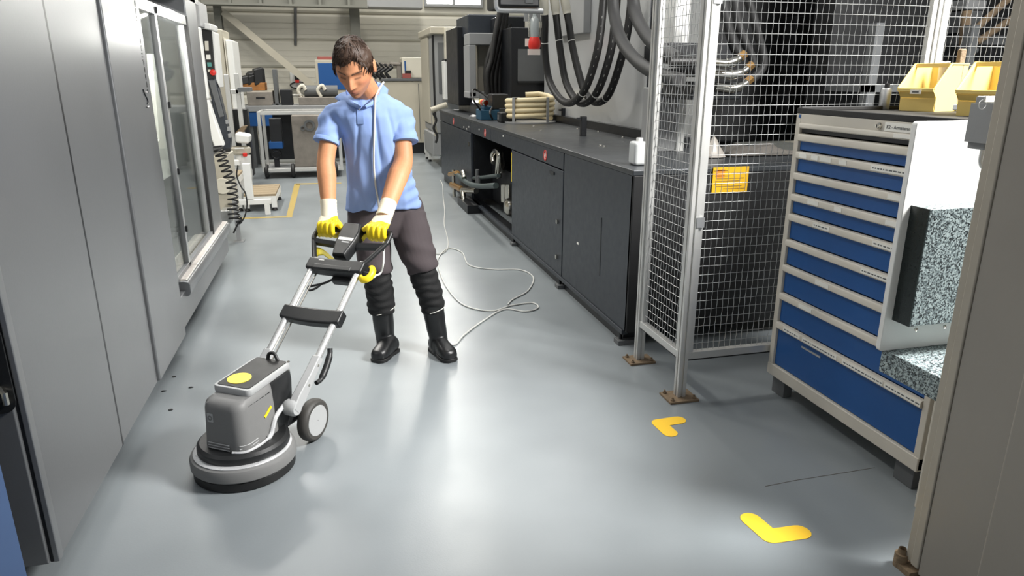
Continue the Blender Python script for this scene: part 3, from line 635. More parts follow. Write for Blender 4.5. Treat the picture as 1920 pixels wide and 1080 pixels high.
# plastic bag
c = pz(1335, 297, 1.083)+V((.03,.05,0)); m = MB(); rings = []
for k in range(7):
    t = k/6; rr = .075*(1-t**1.4)+.006
    rings.append([c+V((rr*math.cos(a)*(1+.3*noise.noise(V((a, t*3, 1)))), rr*math.sin(a)*.8, .005+t*.13)) for a in [2*math.pi*i/12 for i in range(12)]])
tag(m.loft(rings).build('plastic_bag', 'film', ang=15), 'crumpled translucent plastic bag on the bed behind the mesh', 'bag')
# grey control box and white column seen through the side mesh
gb = thing('control_box', 'light grey control box with white edge seen through the side mesh', 'control box', (2.3, 4.6, 1.083))
a = py(1240, 165, 4.6); b = py(1281, 262, 4.6)
MB().box((a.x, 4.6, 1.083), (b.x-.06, 4.9, a.z)).build('case', 'grey_paint', gb, bevel=.008)
MB().box((b.x-.06, 4.58, 1.083), (b.x, 4.9, a.z-.03)).build('edge_cover', 'white_paint', gb, bevel=.006)
MB().box((a.x+.05, 4.595, a.z), (a.x+.14, 4.7, a.z+.08)).build('knob_box', 'cream_paint', gb, bevel=.01)
mat('pit_black', '#0b0c0e', .6, 0, .2, 8)
ic = thing('injection_unit', 'black injection unit with chrome elbows behind the cage front', 'machine', (2.7, 4.6, 1.083))
a = py(1268, 0, 4.55); b = py(1291, 85, 4.55)
MB().box((a.x, 4.55, b.z), (b.x, 4.75, 3.1)).build('white_column', 'white_paint', ic, bevel=.008)
MB().box((2.66, 4.95, 1.1), (5.2, 5.6, 3.1)).build('body', 'pit_black', ic, bevel=.02)
MB().box((2.05, 4.2, b.z-.12), (2.5, 4.57, b.z)).box((2.2, 4.15, 1.45), (2.55, 4.57, 1.56)).build('dark_bracket', 'black_paint', ic, bevel=.01)
for k, pts in enumerate(([(1305, 116), (1335, 117), (1362, 119), (1382, 112), (1392, 104)], [(1305, 135), (1340, 137), (1370, 140), (1392, 135), (1406, 124)], [(1340, 162), (1355, 164), (1372, 166), (1392, 160), (1405, 150)])):
    pth = bez([py(x, y, 3.95+.1*k) for x, y in pts], 5)
    e = MB().tube(pth, [.028]*(len(pth)-6)+[.022]*6, 14).build('elbow_fitting', 'chrome', ic)
    q = pth[len(pth)//2]; MB().tube([q-V((.004,0,0)), q+V((.008,0,0))], .032, 14).build('collar', 'chrome', e)
    MB().lathe([(.016, -.02), (.026, -.02), (.026, .02), (.016, .02)], pth[-1], (1,0,.8), 6).build('nut', 'brass', e)
    MB().tube(bez([pth[0]-V((.16, -.02, .01*k)), pth[0]-V((.08, -.01, 0)), pth[0]], 5), .03, 12).build('hose_end', 'hose_rubber', e)
for k, pts in enumerate(([(1352, -10), (1362, 40), (1378, 90), (1395, 105)], [(1375, -10), (1385, 50), (1410, 110), (1408, 126)], [(1400, -10), (1420, 60), (1432, 120), (1408, 152)])):
    MB().tube(bez([py(x, y, 4.2+.15*k) for x, y in pts], 6), .03, 10).build('hose', 'soft_black_hose', ic)
for x0, y0, x1, y1, mm in ((1540, 55, 1562, 215, 'dim_grey'), (1625, 0, 1634, 100, 'grey_paint'), (1483, 30, 1500, 230, 'black_plastic'), (1560, 0, 1585, 60, 'black_plastic'), (1590, 60, 1602, 85, 'dim_grey')):
    m = MB(); pbox(m, x0, y0, x1, y1, 4.7, .15); m.build('upright', mm, ic, bevel=.004)
for k, y in enumerate((104, 126, 147)):
    a = py(1576, y, 4.6); b = py(1600, y+1, 4.6); MB().tube([a, b], .017, 14).build('steel_pin', 'chrome', ic)
for x in (1700, 1716): a = py(x, 2, 4.6); MB().lathe([(.03, -.05), (.036, .0), (.036, .1), (.02, .14)], a, 'z', 14).build('cylinder_cap', 'aluminium', ic)
for k, (p_, q_, mm, r) in enumerate((((1585, 15), (1640, -5), 'rust', .02), ((1640, 95), (1690, 60), 'dim_grey', .02), ((1655, 150), (1715, 40), 'dim_grey', .016), ((1700, 118), (1712, 70), 'cream_paint', .014), ((1480, 140), (1520, 120), 'black_plastic', .03), ((1610, 120), (1670, 90), 'dim_grey', .012), ((1670, 0), (1664, 60), 'dim_grey', .03))):
    MB().tube([py(*p_, 4.62+.05*k), py(*q_, 4.62+.05*k)], r, 8).build('rod', mm, ic)
rk = thing('parts_rack', 'grey and rust brown machine parts rack behind the far mesh panel', 'rack', (3.6, 3.9, 0))
for p_, q_, mm, r in (((1805, 125), (1812, 20), 'rust', .03), ((1812, 70), (1900, -10), 'rust', .022), ((1830, 80), (1905, 30), 'rust', .022), ((1800, 90), (1830, 95), 'dim_grey', .02)):
    MB().tube([py(*p_, 3.9), py(*q_, 3.9)], r, 10).build('bar', mm, rk)
for x0, y0, x1, y1, mm in ((1812, 0, 1850, 18, 'grey_paint'), (1808, 20, 1840, 62, 'dim_grey'), (1785, 66, 1890, 84, 'dim_grey')):
    m = MB(); pbox(m, x0, y0, x1, y1, 4.0, .2); m.build('block', mm, rk, bevel=.005)
MB().box((3.2, 4.2, 0), (5.2, 4.4, 2.6)).build('back_plate', 'pit_black', rk)
MB().box((3.2, 3.8, 0), (3.26, 3.86, 1.9)).box((3.9, 3.8, 0), (3.96, 3.86, 1.9)).box((3.2, 3.8, 1.5), (3.96, 4.2, 1.54)).build('stand', 'dim_grey', rk)
# ================================================================== blue drawer cabinet
XB = 2.13; Y0, Y1 = 1.962, 2.972; ZTOP = 1.428
mat('cabinet_beige', '#c4beb2', .45, 0, .08, 5)
mat('mat_black', '#26241f', .7, 0, .2, 14, .2, 120)
dc = thing('drawer_cabinet', 'tall tool cabinet with ten blue drawers and beige frame', 'cabinet', (2.45, 2.47, 0))
MB().box((XB+.03, Y0+.003, .11), (2.86, Y1, ZTOP)).build('body', 'cabinet_beige', dc, bevel=.004)
MB().box((XB, Y1-.034, .11), (XB+.05, Y1, ZTOP)).build('stile', 'cabinet_beige', dc, bevel=.003)
MB().box((XB, Y0, .11), (XB+.05, Y0+.03, ZTOP)).build('stile', 'cabinet_beige', dc, bevel=.003)
MB().box((XB, Y0+.03, 1.383), (XB+.05, Y1-.034, ZTOP)).build('top_rail', 'cabinet_beige', dc, bevel=.003)
MB().box((XB-.004, Y0, .105), (XB+.05, Y1, .165)).build('base_rail', 'cabinet_beige', dc, bevel=.004)
MB().box((XB+.03, Y0+.004, .165), (XB+.04, Y1-.03, 1.383)).build('recess', 'black_paint', dc)
for y in (2.91, 2.05): 
    for x in (2.16, 2.78): MB().box((x, y-.05, 0), (x+.05, y+.05, .11)).build('foot', 'dim_grey', dc, bevel=.003)
mt_ = MB().box((XB+.004, Y0, ZTOP), (2.86, Y1, ZTOP+.012)).build('top_mat', 'mat_black', dc)
MB().box((XB+.0, Y0, ZTOP+.0), (XB+.014, Y1, ZTOP+.026)).box((XB+.014, Y1-.014, ZTOP+.012), (2.86, Y1, ZTOP+.03)).build('rim', 'black_rubber', mt_, bevel=.003)
strips = [(1497, 228.6), (1497, 249), (1494, 282), (1491, 322), (1487, 362), (1483, 399.7), (1478, 448), (1473, 495.7), (1468, 549), (1461, 603)]
zs = [px(x, y, XB).z for x, y in strips]+[.165]
rnd = random.Random(4)
LABS = [[(.70, .14)], [], [(.06,.06),(.15,.05),(.23,.08),(.35,.05),(.66,.26)], [(.70,.1)], [(.18,.08),(.36,.05),(.72,.12)], [(.26,.12),(.68,.15)], [(.66,.2),(.9,.12)], [(.32,.1)], [(.22,.1)], [(.14,.14),(.36,.26),(.66,.26),(.9,.2)]]
for i in range(10):
    z1, z0 = zs[i], zs[i+1]; hh = min(.036, (z1-z0)*.55)
    d = MB().box((XB+.012, Y0+.032, z0+.003), (XB+.03, Y1-.036, z1-.004)).build('drawer', 'blue_paint' if i else 'black_paint', dc, bevel=.002)
    lip = MB(); ya, yb = Y0+.032, Y1-.036
    pr = [(XB+.014, z1-.002), (XB-.004, z1-.004), (XB-.008, z1-.010), (XB-.008, z1-hh+.004), (XB-.004, z1-hh), (XB+.014, z1-hh)]
    lip.prism([(x, ya, z) for x, z in pr], (0, yb-ya, 0)); lip = lip.build('handle_strip', 'cabinet_beige', d)
    for u_, w_ in LABS[i]:
        yc = yb-(yb-ya)*u_; wd = (yb-ya)*w_/2
        l = MB().box((XB-.0095, yc-wd, z1-hh*.80), (XB-.0078, yc+wd, z1-hh*.25)).build('label_card', 'label_white', lip)
        if i in (9, 6, 2, 5) and w_ > .1:
            t = MB(); x = yc+wd-.008
            while x > yc-wd+.012:
                ww = rnd.uniform(.006, .02); t.box((XB-.0099, x-ww, z1-hh*.6), (XB-.0094, x, z1-hh*.45)); x -= ww+.006
            t.build('print', 'dim_grey', l, kind='stuff')
yb = Y1-.036
MB().box((XB+.008, 2.60, zs[9]-.072), (XB+.0125, 2.74, zs[9]-.063)).build('label_card', 'aluminium', dc)
# lock, number plate and corner sticker on the top rail
k = px(1650, 232, XB); 
lk = MB().lathe([(.002, -.014), (.009, -.014), (.013, -.008), (.014, 0)], (XB, k.y, 1.405), 'x', 18).build('lock', 'chrome', dc)
MB().box((XB-.015, k.y-.002, 1.398), (XB-.013, k.y+.002, 1.412)).build('keyhole', 'black_paint', lk)
l = MB().box((XB-.002, k.y-.30, 1.388), (XB, k.y-.03, 1.422)).build('name_plate', 'label_white', dc)
text('plate_lettering', 'K2 - Armaturen TEST', .019, 'dim_grey', l, frame((XB-.0025, k.y-.04, 1.398), (0, -1, 0), (0, 0, 1)))
s = px(1500, 218, XB); MB().prism([(XB, s.y+a, s.z+b) for a, b in ((.009, -.004), (-.006, -.009), (-.009, .006), (.004, .009))], (-.001, 0, 0)).build('sticker', 'blue_paint', dc)
# ------------------------------------------------------------------ yellow picking bins on top
ZM = ZTOP+.0125
def bin_mesh(par, w, dpt, h):
    """open-fronted bin: local x depth (front at 0), y width, z up"""
    t = .003; m = MB(); fb = .016
    def side(y, th):
        m.prism([(fb, y, 0), (dpt, y, 0), (dpt, y, h), (.10, y, h), (-.012, y, h*.48), (-.012, y, h*.42), (.012, y, h*.30)], (0, th, 0))
    side(-w/2, t); side(w/2-t, t)
    m.box((fb, -w/2+t, 0), (dpt-t, w/2-t, t)); m.box((dpt-t, -w/2+t, 0), (dpt, w/2-t, h))
    m.obox((-.0, 0, h*.37), (.001, 0, .0), (0, w/2-t, 0), (-.008, 0, h*.075)); m.obox((.014, 0, h*.15), (.0015, 0, 0), (0, w/2-t, 0), (.0, 0, h*.15))
    b = m.build('shell', 'yellow_plastic', par, world=False, bevel=.001)
    r = MB()
    for y in (-w/2-.004, w/2-t):
        r.prism([(dpt, y, h), (.098, y, h), (-.016, y, h*.47), (-.016, y, h*.50), (.094, y, h+.007), (dpt, y, h+.007)], (0, .007, 0))
    r.box((dpt-.004, -w/2, h), (dpt+.004, w/2, h+.007)).box((-.02, -w/2, h*.43), (-.012, w/2, h*.5)).box((.098, -w/2, h-.012), (.108, w/2, h+.006))
    r.build('rim', 'yellow_plastic', b, world=False, bevel=.001)
    return b
for k, (p_, q_, lab) in enumerate((((1676, 206), (1742, 212), 'yellow open-fronted storage bin with small label, left of the two'), ((1783, 217), (1880, 224), 'yellow open-fronted storage bin nearer the column, right of the two'))):
    w = .165; rz = math.radians(17); depth = V((math.cos(rz), math.sin(rz), 0)); d = V((depth.y, -depth.x, 0))
    c = pz((p_[0]+q_[0])/2, (p_[1]+q_[1])/2, ZM) if k == 0 else pz(*p_, ZM)+d*(w/2)
    c += depth*.02
    t = thing('storage_bin', lab, 'bin', (c.x, c.y, ZM), rz, 'yellow bins on the cabinet')
    bin_mesh(t, w, .24, .205)
    if k == 0:
        l = MB().box((-.0225, -.03, .078), (-.0205, .02, .096)).build('label_card', 'label_white', t, world=False)
        MB().box((-.023, -.02, .083), (-.0225, .01, .090)).build('print', 'dim_grey', l, world=False)
    BIN = (c, depth, d)
    if k == 0: tag(MB().box((0,0,0), (.02,.03,.03)).xf(Matrix.Translation(c+depth*.05-d*.045+V((0,0,.004)))).build('white_clip', 'label_white', bevel=.004), 'small white clip lying inside the left yellow bin', 'clip')
# tools lying behind the bins
p = pz(1657, 205, ZM)
cn = thing('steel_canister', 'small shiny steel canister beside the left yellow bin', 'canister', p)
MB().lathe([(.022, 0), (.024, .004), (.024, .09), (.02, .1), (.002, .1)], p, 'z', 18).build('body', 'aluminium', cn); MB().lathe([(.012, .1), (.012, .12), (.002, .122)], p, 'z', 12).build('cap', 'black_plastic', cn)
p = px(1799, 125, 2.80); hz_ = px(1799, 92, 2.80).z-ZM; p.z = ZM+.005
hp_ = thing('hand_tool', 'brown wooden tool handle sticking up behind the yellow bins', 'tool', p)
MB().box((p.x-.016, p.y-.012, ZM+.005), (p.x+.016, p.y+.012, ZM+hz_)).build('handle', 'rust', hp_, bevel=.006); MB().box((p.x-.02, p.y-.02, ZM+.005), (p.x+.02, p.y+.02, ZM+.03)).build('foot', 'dim_grey', hp_, bevel=.004)
p = px(1776, 200, 2.66); p.z = ZM
rl = thing('paper_roll', 'white paper roll with dark core sticking out of the left yellow bin', 'roll', p)
mat('paper_white', '#c9c6c2', .8, 0, .06, 20)
q = px(1772, 116, 2.78); a = V((.15, .1, -1)).normalized()
MB().lathe([(.009, 0), (.022, 0), (.022, .16), (.009, .16)], q, a, 24, ring=True).build('roll', 'paper_white', rl); MB().lathe([(.002, -.001), (.0085, -.001), (.0085, .16), (.002, .16)], q, a, 16).build('core', 'black_paint', rl)
# ------------------------------------------------------------------ granite comparator stand
def granite():
    m = bpy.data.materials.new('granite'); m.use_nodes = True; N = m.node_tree.nodes; L = m.node_tree.links; b = N['Principled BSDF']
    tc = N.new('ShaderNodeTexCoord'); v = N.new('ShaderNodeTexVoronoi'); v.inputs['Scale'].default_value = 210; n = N.new('ShaderNodeTexNoise'); n.inputs['Scale'].default_value = 130; n.inputs['Detail'].default_value = 6
    L.new(tc.outputs['Object'], v.inputs['Vector']); L.new(tc.outputs['Object'], n.inputs['Vector'])
    mx = N.new('ShaderNodeMix'); mx.data_type = 'RGBA'; mx.inputs['Factor'].default_value = .5; L.new(v.outputs['Color'], mx.inputs['A']); L.new(n.outputs['Fac'], mx.inputs['B'])
    bw = N.new('ShaderNodeRGBToBW'); L.new(mx.outputs['Result'], bw.inputs[0])
    cr = N.new('ShaderNodeValToRGB'); E_ = cr.color_ramp.elements; E_[0].position = .36; E_[0].color = lin('#1d2224'); E_[1].position = .62; E_[1].color = lin('#a3b0b0')
    e = E_.new(.5); e.color = lin('#6f7c7e'); L.new(bw.outputs[0], cr.inputs[0]); L.new(cr.outputs[0], b.inputs['Base Color']); b.inputs['Roughness'].default_value = .45
    MATS['granite'] = m
granite()
mat('granite_shaded', '#17201f', .3, 0, .9, 160, detail=6)  # granite with the shade of the left face put into its colour
YP = 1.93
gs = thing('granite_stand', 'speckled granite block on white metal bracket beside the drawers', 'measuring stand', (2.0, 1.8, 0))
k_ = YP/1.9
xl = py(1720, 228, YP).x; zt = py(1720, 228, YP).z; zb = py(1653, 659, YP).z
ring = rrect(xl, zb, 2.5, zt, .012)
MB().prism([(x, YP, z) for x, z in ring], (0, .022, 0)).build('back_plate', 'white_paint', gs, bevel=.003)
xb = py(1710, 385, YP).x; yf = xb/(1.913/1.9); z1 = py(1710, 385, YP).z; z0 = py(1668, 600, YP).z
MB().box((xb, yf, z0), (2.45, YP, z1)).build('block', 'granite', gs, bevel=.003)
MB().box((xb-.004, yf, z0), (xb, YP, z1)).build('shaded_side_face', 'granite_shaded', gs)  # thin added face carrying the painted shade
sx = pz(1655, 655, zb).x
MB().box((sx, 1.585, zb-.085), (2.5, YP+.02, zb)).build('slab', 'granite', gs, bevel=.003)
for k in range(2): MB().lathe([(.006, 0), (.006, .004), (.003, .005)], (xb+.03+k*.12, yf, z0-.012), 'y', 10).build('screw', 'chrome', gs)
MB().box((2.08, 1.66, 0), (2.45, 1.9, zb-.085)).build('pedestal', 'cabinet_beige', gs, bevel=.004)
# ------------------------------------------------------------------ steel column in the right foreground
mat('column_grey', '#8d8880', .5, .15, .08, 4, .03, 60); mat('column_edge', '#a39c8f', .5, .15, .12, 9)
fc = thing('steel_door_frame', 'grey steel machine frame standing in the right foreground', 'frame', (1.8, 1.4, 0))
XF = 1.77
ya = px(1720, 919, XF).y; yb_ = px(1751, 919, XF).y
MB().box((XF, .95, .02), (XF+.16, yb_, 2.3)).build('panel', 'column_grey', fc, bevel=.006)
MB().box((XF-.004, yb_, .04), (XF+.05, yb_+.03, 2.3)).build('edge_strip', 'column_edge', fc, bevel=.004)
MB().box((XF+.004, yb_+.033, .04), (XF+.05, ya, 2.3)).build('edge_lip', 'column_edge', fc, bevel=.003)
MB().box((XF-.004, 1.04, .02), (XF+.02, 1.36, 2.3)).build('raised_panel', 'column_grey', fc, bevel=.01)
a = px(1692, 1062, XF); MB().lathe([(.022, 0), (.022, .05), (.012, .052), (.012, .07)], (XF+.0, ya+.012, 0), 'z', 14).box((XF-.02, ya-.05, 0), (XF+.08, ya+.02, .02)).build('floor_hinge', 'rust', fc)
gbx = thing('switch_box', 'grey metal switch box on the foreground frame with cable below', 'switch box', py(1845, 280, 1.70))
a = py(1818, 180, 1.72); b = py(1812, 278, 1.72)
MB().box((b.x, 1.66, b.z), (XF+.30, 1.72, a.z)).build('case', 'grey_paint', gbx, bevel=.004)
MB().box((XF+.04, ya, b.z+.02), (XF+.10, 1.72, a.z-.02)).build('mounting', 'grey_paint', gbx)
q = py(1862, 185, 1.66); MB().box((q.x-.03, 1.655, q.z-.009), (q.x+.05, 1.66, q.z+.007)).build('label_card', 'label_white', gbx)
q = py(1842, 196, 1.66); MB().lathe([(.012, -.0015), (.014, -.0015), (.014, 0), (.012, 0)], (q.x, 1.66, q.z), 'y', 20, ring=True).build('stamp', 'aluminium', gbx)
q = py(1842, 282, 1.68); MB().tube(bez([q+V((0,0,.01)), q+V((0,0,-.03)), q+V((.015,0,-.05)), q+V((.06,0,-.055))], 5), .006, 8).build('cable', 'alu_tube', gbx)
# ================================================================== background of the hall
def bx(par, name, x0, y0, x1, y1, Y, d, m, bev=.01, **k):
    mm = MB(); pbox(mm, x0, y0, x1, y1, Y, d); return mm.build(name, m, par, bevel=bev, **k)
def fl(x, y): p = pz(x, y); return p
# --- white steps with brown treads
def step(name, label, p, sx, sy, h, nleg=4, group='white step platforms'):
    t = thing(name, label, 'step', (p.x, p.y, 0), 0, group)
    n = 5
    for k in range(n):
        MB().box((p.x+.005, p.y+sy*k/n+.004, h), (p.x+sx-.005, p.y+sy*(k+1)/n-.004, h+.025)).build('tread_board', 'tread_brown', t)
    MB().box((p.x, p.y, h-.07), (p.x+sx, p.y+.03, h)).box((p.x, p.y+sy-.03, h-.07), (p.x+sx, p.y+sy, h)).box((p.x, p.y+.03, h-.07), (p.x+.03, p.y+sy-.03, h)).box((p.x+sx-.03, p.y+.03, h-.07), (p.x+sx, p.y+sy-.03, h)).build('frame', 'white_paint', t)
    for x, y in ((p.x, p.y), (p.x+sx-.06, p.y), (p.x, p.y+sy-.06), (p.x+sx-.06, p.y+sy-.06)):
        l = MB().box((x, y, .04), (x+.06, y+.06, h-.07)).build('leg', 'white_paint', t); MB().lathe([(.03, 0), (.035, .01), (.02, .04)], (x+.03, y+.03, 0), 'z', 10).build('rubber_foot', 'black_rubber', l)
    return t
a = fl(514, 395)
step('step_platform', 'white step with brown boarded tread on yellow marked floor', V((a.x-.34, a.y, 0)), .38, .85, py(500, 368, a.y).z)
step('step_platform', 'taller white step behind the low one, beside the coiled hose', V((a.x-.75, a.y+.05, 0)), .38, .5, .42)
MB_ = thing('guard_beam', 'long white steel beam on posts in front of the steps', 'beam', (-1.2, 8.7, 0))
p, q = py(435, 377, 8.75), py(508, 372, 8.75)
MB().box((p.x-.3, 8.72, p.z-.05), (q.x, 8.78, p.z+.01)).build('beam', 'white_paint', MB_, bevel=.006)
for x in (p.x-.2, q.x-.08): MB().box((x, 8.72, 0), (x+.06, 8.78, p.z-.05)).build('post', 'white_paint', MB_, bevel=.004)
p = py(463, 330, 8.75); MB().box((p.x-.04, 8.72, q.z), (p.x+.05, 8.78, q.z+.42)).build('upright', 'white_paint', MB_, bevel=.006)
# --- aluminium trolley with a die block
YT = 11.9
tr = thing('aluminium_trolley', 'aluminium profile trolley on castors behind the man', 'trolley', pz(545, 333))
A = lambda x, y, Y=YT: py(x, y, Y)
x0, x1 = A(486, 260).x, A(640, 260).x; zt, zb = A(540, 209).z, A(540, 316).z
for x in (x0, x1-.05):
    for y in (YT, YT+.75): MB().box((x, y, zb-.05), (x+.05, y+.05, zt)).build('post', 'alu_profile', tr, bevel=.004)
for z in (zt-.05, zb-.05):
    for y in (YT, YT+.75): MB().box((x0+.05, y, z), (x1-.05, y+.05, z+.05)).build('rail', 'alu_profile', tr, bevel=.004)
    for x in (x0, x1-.05): MB().box((x, YT+.05, z), (x+.05, YT+.75, z+.05)).build('rail', 'alu_profile', tr, bevel=.004)
MB().box((x0+.05, YT+.05, zb-.04), (x1-.05, YT+.75, zb-.01)).build('shelf', 'grey_paint', tr)
for x in (A(550, 325).x, x1-.12, x0+.06):
    w = MB().lathe([(.05, -.03), (.10, -.03), (.115, -.015), (.115, .015), (.10, .03), (.05, .03)], (x, YT+.08, .115), 'x', 20).build('castor', 'black_rubber', tr)
    MB().lathe([(.002, -.032), (.06, -.032), (.06, .032), (.002, .032)], (x, YT+.08, .115), 'x', 16).box((x-.045, YT+.05, .11), (x-.035, YT+.11, zb-.05)).box((x+.035, YT+.05, .11), (x+.045, YT+.11, zb-.05)).build('fork', 'aluminium', w)
mat('worn_steel', '#8a847c', .55, .5, .3, 9, .2, 40)
db = thing('die_block', 'big worn steel mould block standing on the trolley', 'mould', A(575, 300, YT+.3))
a, b = A(545, 217, YT+.25), A(606, 290, YT+.25)
MB().box((a.x, YT+.25, zb-.01), (b.x+.2, YT+.65, a.z)).build('block', 'worn_steel', db, bevel=.012)
for x, y, r in ((580, 235, .09), (568, 240, .04)): c = A(x, y, YT+.25); MB().lathe([(r*.6, -.04), (r, -.04), (r, 0), (r*.6, .0)], c, 'y', 20, ring=True).build('bore_ring', 'dim_grey', db)
pb = thing('pallet_jack', 'blue and black hydraulic jack standing inside the trolley', 'jack', A(518, 300, YT+.3))
bx(pb, 'body', 506, 222, 528, 268, YT+.35, .2, 'black_paint'); bx(pb, 'blue_foot', 504, 266, 530, 279, YT+.32, .3, 'blue_paint')
c = A(518, 290, YT+.34); MB().lathe([(.09, -.03), (.09, .03)], c, 'y', 18).build('wheel', 'black_rubber', pb); MB().lathe([(.06, -.035), (.06, .035)], c, 'y', 14).build('hub', 'aluminium', pb)
MB().box((c.x-.04, c.y-.04, zb-.01), (c.x+.04, c.y+.04, c.z-.08)).build('stem', 'black_paint', pb)
# --- work bench with rails along the back
YB = 13.4
wbn = thing('work_bench', 'long grey work bench with light top at the back', 'bench', A(530, 300, YB))
ztb = A(530, 198, YB).z
xa, xb_ = A(452, 200, YB).x, A(700, 200, YB).x
MB().box((xa, YB, ztb-.1), (xb_, YB+.8, ztb)).build('top', 'grey_paint', wbn, bevel=.01)
for x in (xa+.06, (xa+xb_)/2, xb_-.16):
    for y in (YB+.05, YB+.65): MB().box((x, y, 0), (x+.1, y+.1, ztb-.1)).build('leg', 'dim_grey', wbn)
MB().box((xa+.2, YB+.4, .1), (xb_-.2, YB+.7, ztb-.15)).build('undershelf', 'black_paint', wbn); MB().box((xa+.02, YB+.02, ztb-.35), (xa+.5, YB+.3, ztb-.11)).build('drawer', 'blue_paint', wbn, bevel=.006)
def bench(name, label, cat, x0, y0, x1, y1, d, m, dy=.1, bev=.012):
    t = thing(name, label, cat, py((x0+x1)/2, y1, YB+dy)); a = py(x0, (y0+y1)/2, YB+dy); b = py(x1, (y0+y1)/2, YB+dy); z1 = py((x0+x1)/2, y0, YB+dy).z
    MB().box((a.x, YB+dy, ztb), (b.x, YB+dy+d, z1)).build('body', m, t, bevel=bev); return t, a, b, z1
t, a, b, z1 = bench('storage_box', 'worn beige metal box with slotted front on the bench', 'box', 463, 172, 512, 197, .5, 'worn_steel')
bx(t, 'slot', 480, 182, 497, 185, YB+.095, .01, 'black_paint', 0)
MB().box((a.x+.02, YB+.12, z1), (b.x+.0, YB+.58, z1+.02)).build('lid', 'beige_paint', t)
zt1 = z1+.02
tt = thing('parts_tray', 'rusty orange tray heaped with black castings on the box', 'tray', (a.x+.2, YB+.35, zt1))
mat('orange_rust', '#a06a34', .7, 0, .35, 9)
zz = py(478, 155, YB+.1).z
MB().box((a.x-.12, YB+.15, zt1), (b.x-.12, YB+.6, zz)).build('tray', 'orange_rust', tt, bevel=.01)
rn = random.Random(5)
for k in range(16):
    c = V((a.x-.1+rn.random()*(b.x-a.x-.1), YB+.2+rn.random()*.3, zz+.02)); s = rn.uniform(.05, .1)
    h_ = .08+.16*max(0, 1-abs((c.x-a.x)/(b.x-a.x)-.45)*1.8)*rn.random()
    MB().obox(c+V((0,0,h_/2-.02)), V((s, .02, .02)), V((-.02, s*.8, .01)), V((.01*rn.uniform(-1,1), 0, h_/2+.02))).build('casting', 'black_plastic', tt, bevel=.012)
t, a, b, z1 = bench('upright_plate', 'dark steel plate standing upright on the bench', 'plate', 513, 130, 520, 197, .4, 'dim_grey', bev=.006)
MB().box((a.x-.05, YB+.1, ztb), (b.x+.05, YB+.5, ztb+.03)).build('foot', 'dim_grey', t)
t, a, b, z1 = bench('bench_vice', 'dark machine vice on the bench near the wall cable', 'vice', 525, 168, 548, 192, .35, 'black_paint')
MB().tube([V((b.x, YB+.2, z1-.1)), V((b.x+.18, YB+.2, z1-.1))], .03, 10).build('screw', 'chrome', t)
t, a, b, z1 = bench('roller_fixture', 'dark steel roller fixture with cream end hooks on the bench', 'fixture', 560, 182, 640, 196, .5, 'worn_steel', .05)
MB().tube([V((a.x+.1, YB+.3, z1+.1)), V((b.x-.05, YB+.3, z1+.1))], .1, 16).build('roller', 'dim_grey', t)
for x in (a.x+.05, b.x-.35): MB().tube(bez([V((x, YB+.2, z1)), V((x-.05, YB+.2, z1+.12)), V((x+.03, YB+.2, z1+.2)), V((x+.08, YB+.2, z1+.12))], 5), .03, 8).build('hook', 'cream_paint', t)
# --- blue cabinet with a red lid behind the man's head
bc = thing('blue_wall_cabinet', 'blue panelled cabinet with pale frame behind the man', 'cabinet', py(640, 190, 14.6))
a, b = py(590, 112, 14.6), py(676, 168, 14.6)
MB().box((a.x, 14.6, 0), (b.x, 15.2, a.z)).build('body', 'beige_paint', bc, bevel=.01)
MB().box((a.x+.05, 14.585, b.z), (b.x-.05, 14.6, a.z-.06)).build('door', 'blue_paint', bc, bevel=.006)
MB().box((a.x+.1, 14.7, a.z), (b.x-.2, 15.0, a.z+.06)).build('top_board', 'red_brown', bc) if False else None
mat('brick_red', '#8e4a44', .7, 0, .1, 5)
MB().box((a.x+.05, 14.7, a.z), (b.x-.1, 15.1, a.z+.06)).build('lid', 'brick_red', bc, bevel=.01)
# --- socket and cable coil on the wall
sk = thing('wall_socket', 'wall socket plate with red plug and black cable loop', 'socket', py(556, 165, 16.9))
a, b = py(543, 135, 16.92), py(567, 166, 16.92)
MB().box((a.x, 16.90, b.z), (b.x, 16.945, a.z)).build('plate', 'white_paint', sk, bevel=.01)
c = py(557, 148, 16.85); MB().box((c.x-.05, 16.78, c.z-.02), (c.x+.05, 16.9, c.z+.12)).build('plug', 'black_plastic', sk, bevel=.01); MB().box((c.x-.04, 16.77, c.z-.08), (c.x+.04, 16.88, c.z-.02)).build('plug_tip', 'red_plastic', sk)
c = py(561, 160, 16.85); MB().tube([c+V((.19*math.cos(t_), .02*math.sin(3*t_), .07*math.sin(t_))) for t_ in [2*math.pi*k/24 for k in range(24)]], .014, 6, closed=True).build('cable_loop', 'black_rubber', sk)
# --- pale machine cabinets at the far left
lc = thing('machine_cabinet', 'tall cream machine cabinet behind the operator console', 'cabinet', (-2.3, 11.5, 0))
a, b = py(410, 70, 11.5), py(447, 190, 11.5)
MB().box((py(424, 120, 11.5).x, 11.5, 0), (b.x-.1, 12.3, a.z)).build('front', 'cream_paint', lc, bevel=.02)
MB().box((b.x-.1, 11.55, 0), (b.x, 12.3, a.z-.03)).build('corner', 'white_paint', lc, bevel=.02)
MB().box((py(404, 120, 11.5).x, 11.52, 0), (py(424, 120, 11.5).x-.01, 12.3, py(415, 54, 11.5).z)).build('side_unit', 'beige_paint', lc, bevel=.02)
MB().box((py(424, 120, 11.5).x, 11.48, .05), (b.x-.1, 11.5, .9)).build('kick_plate', 'black_paint', lc)
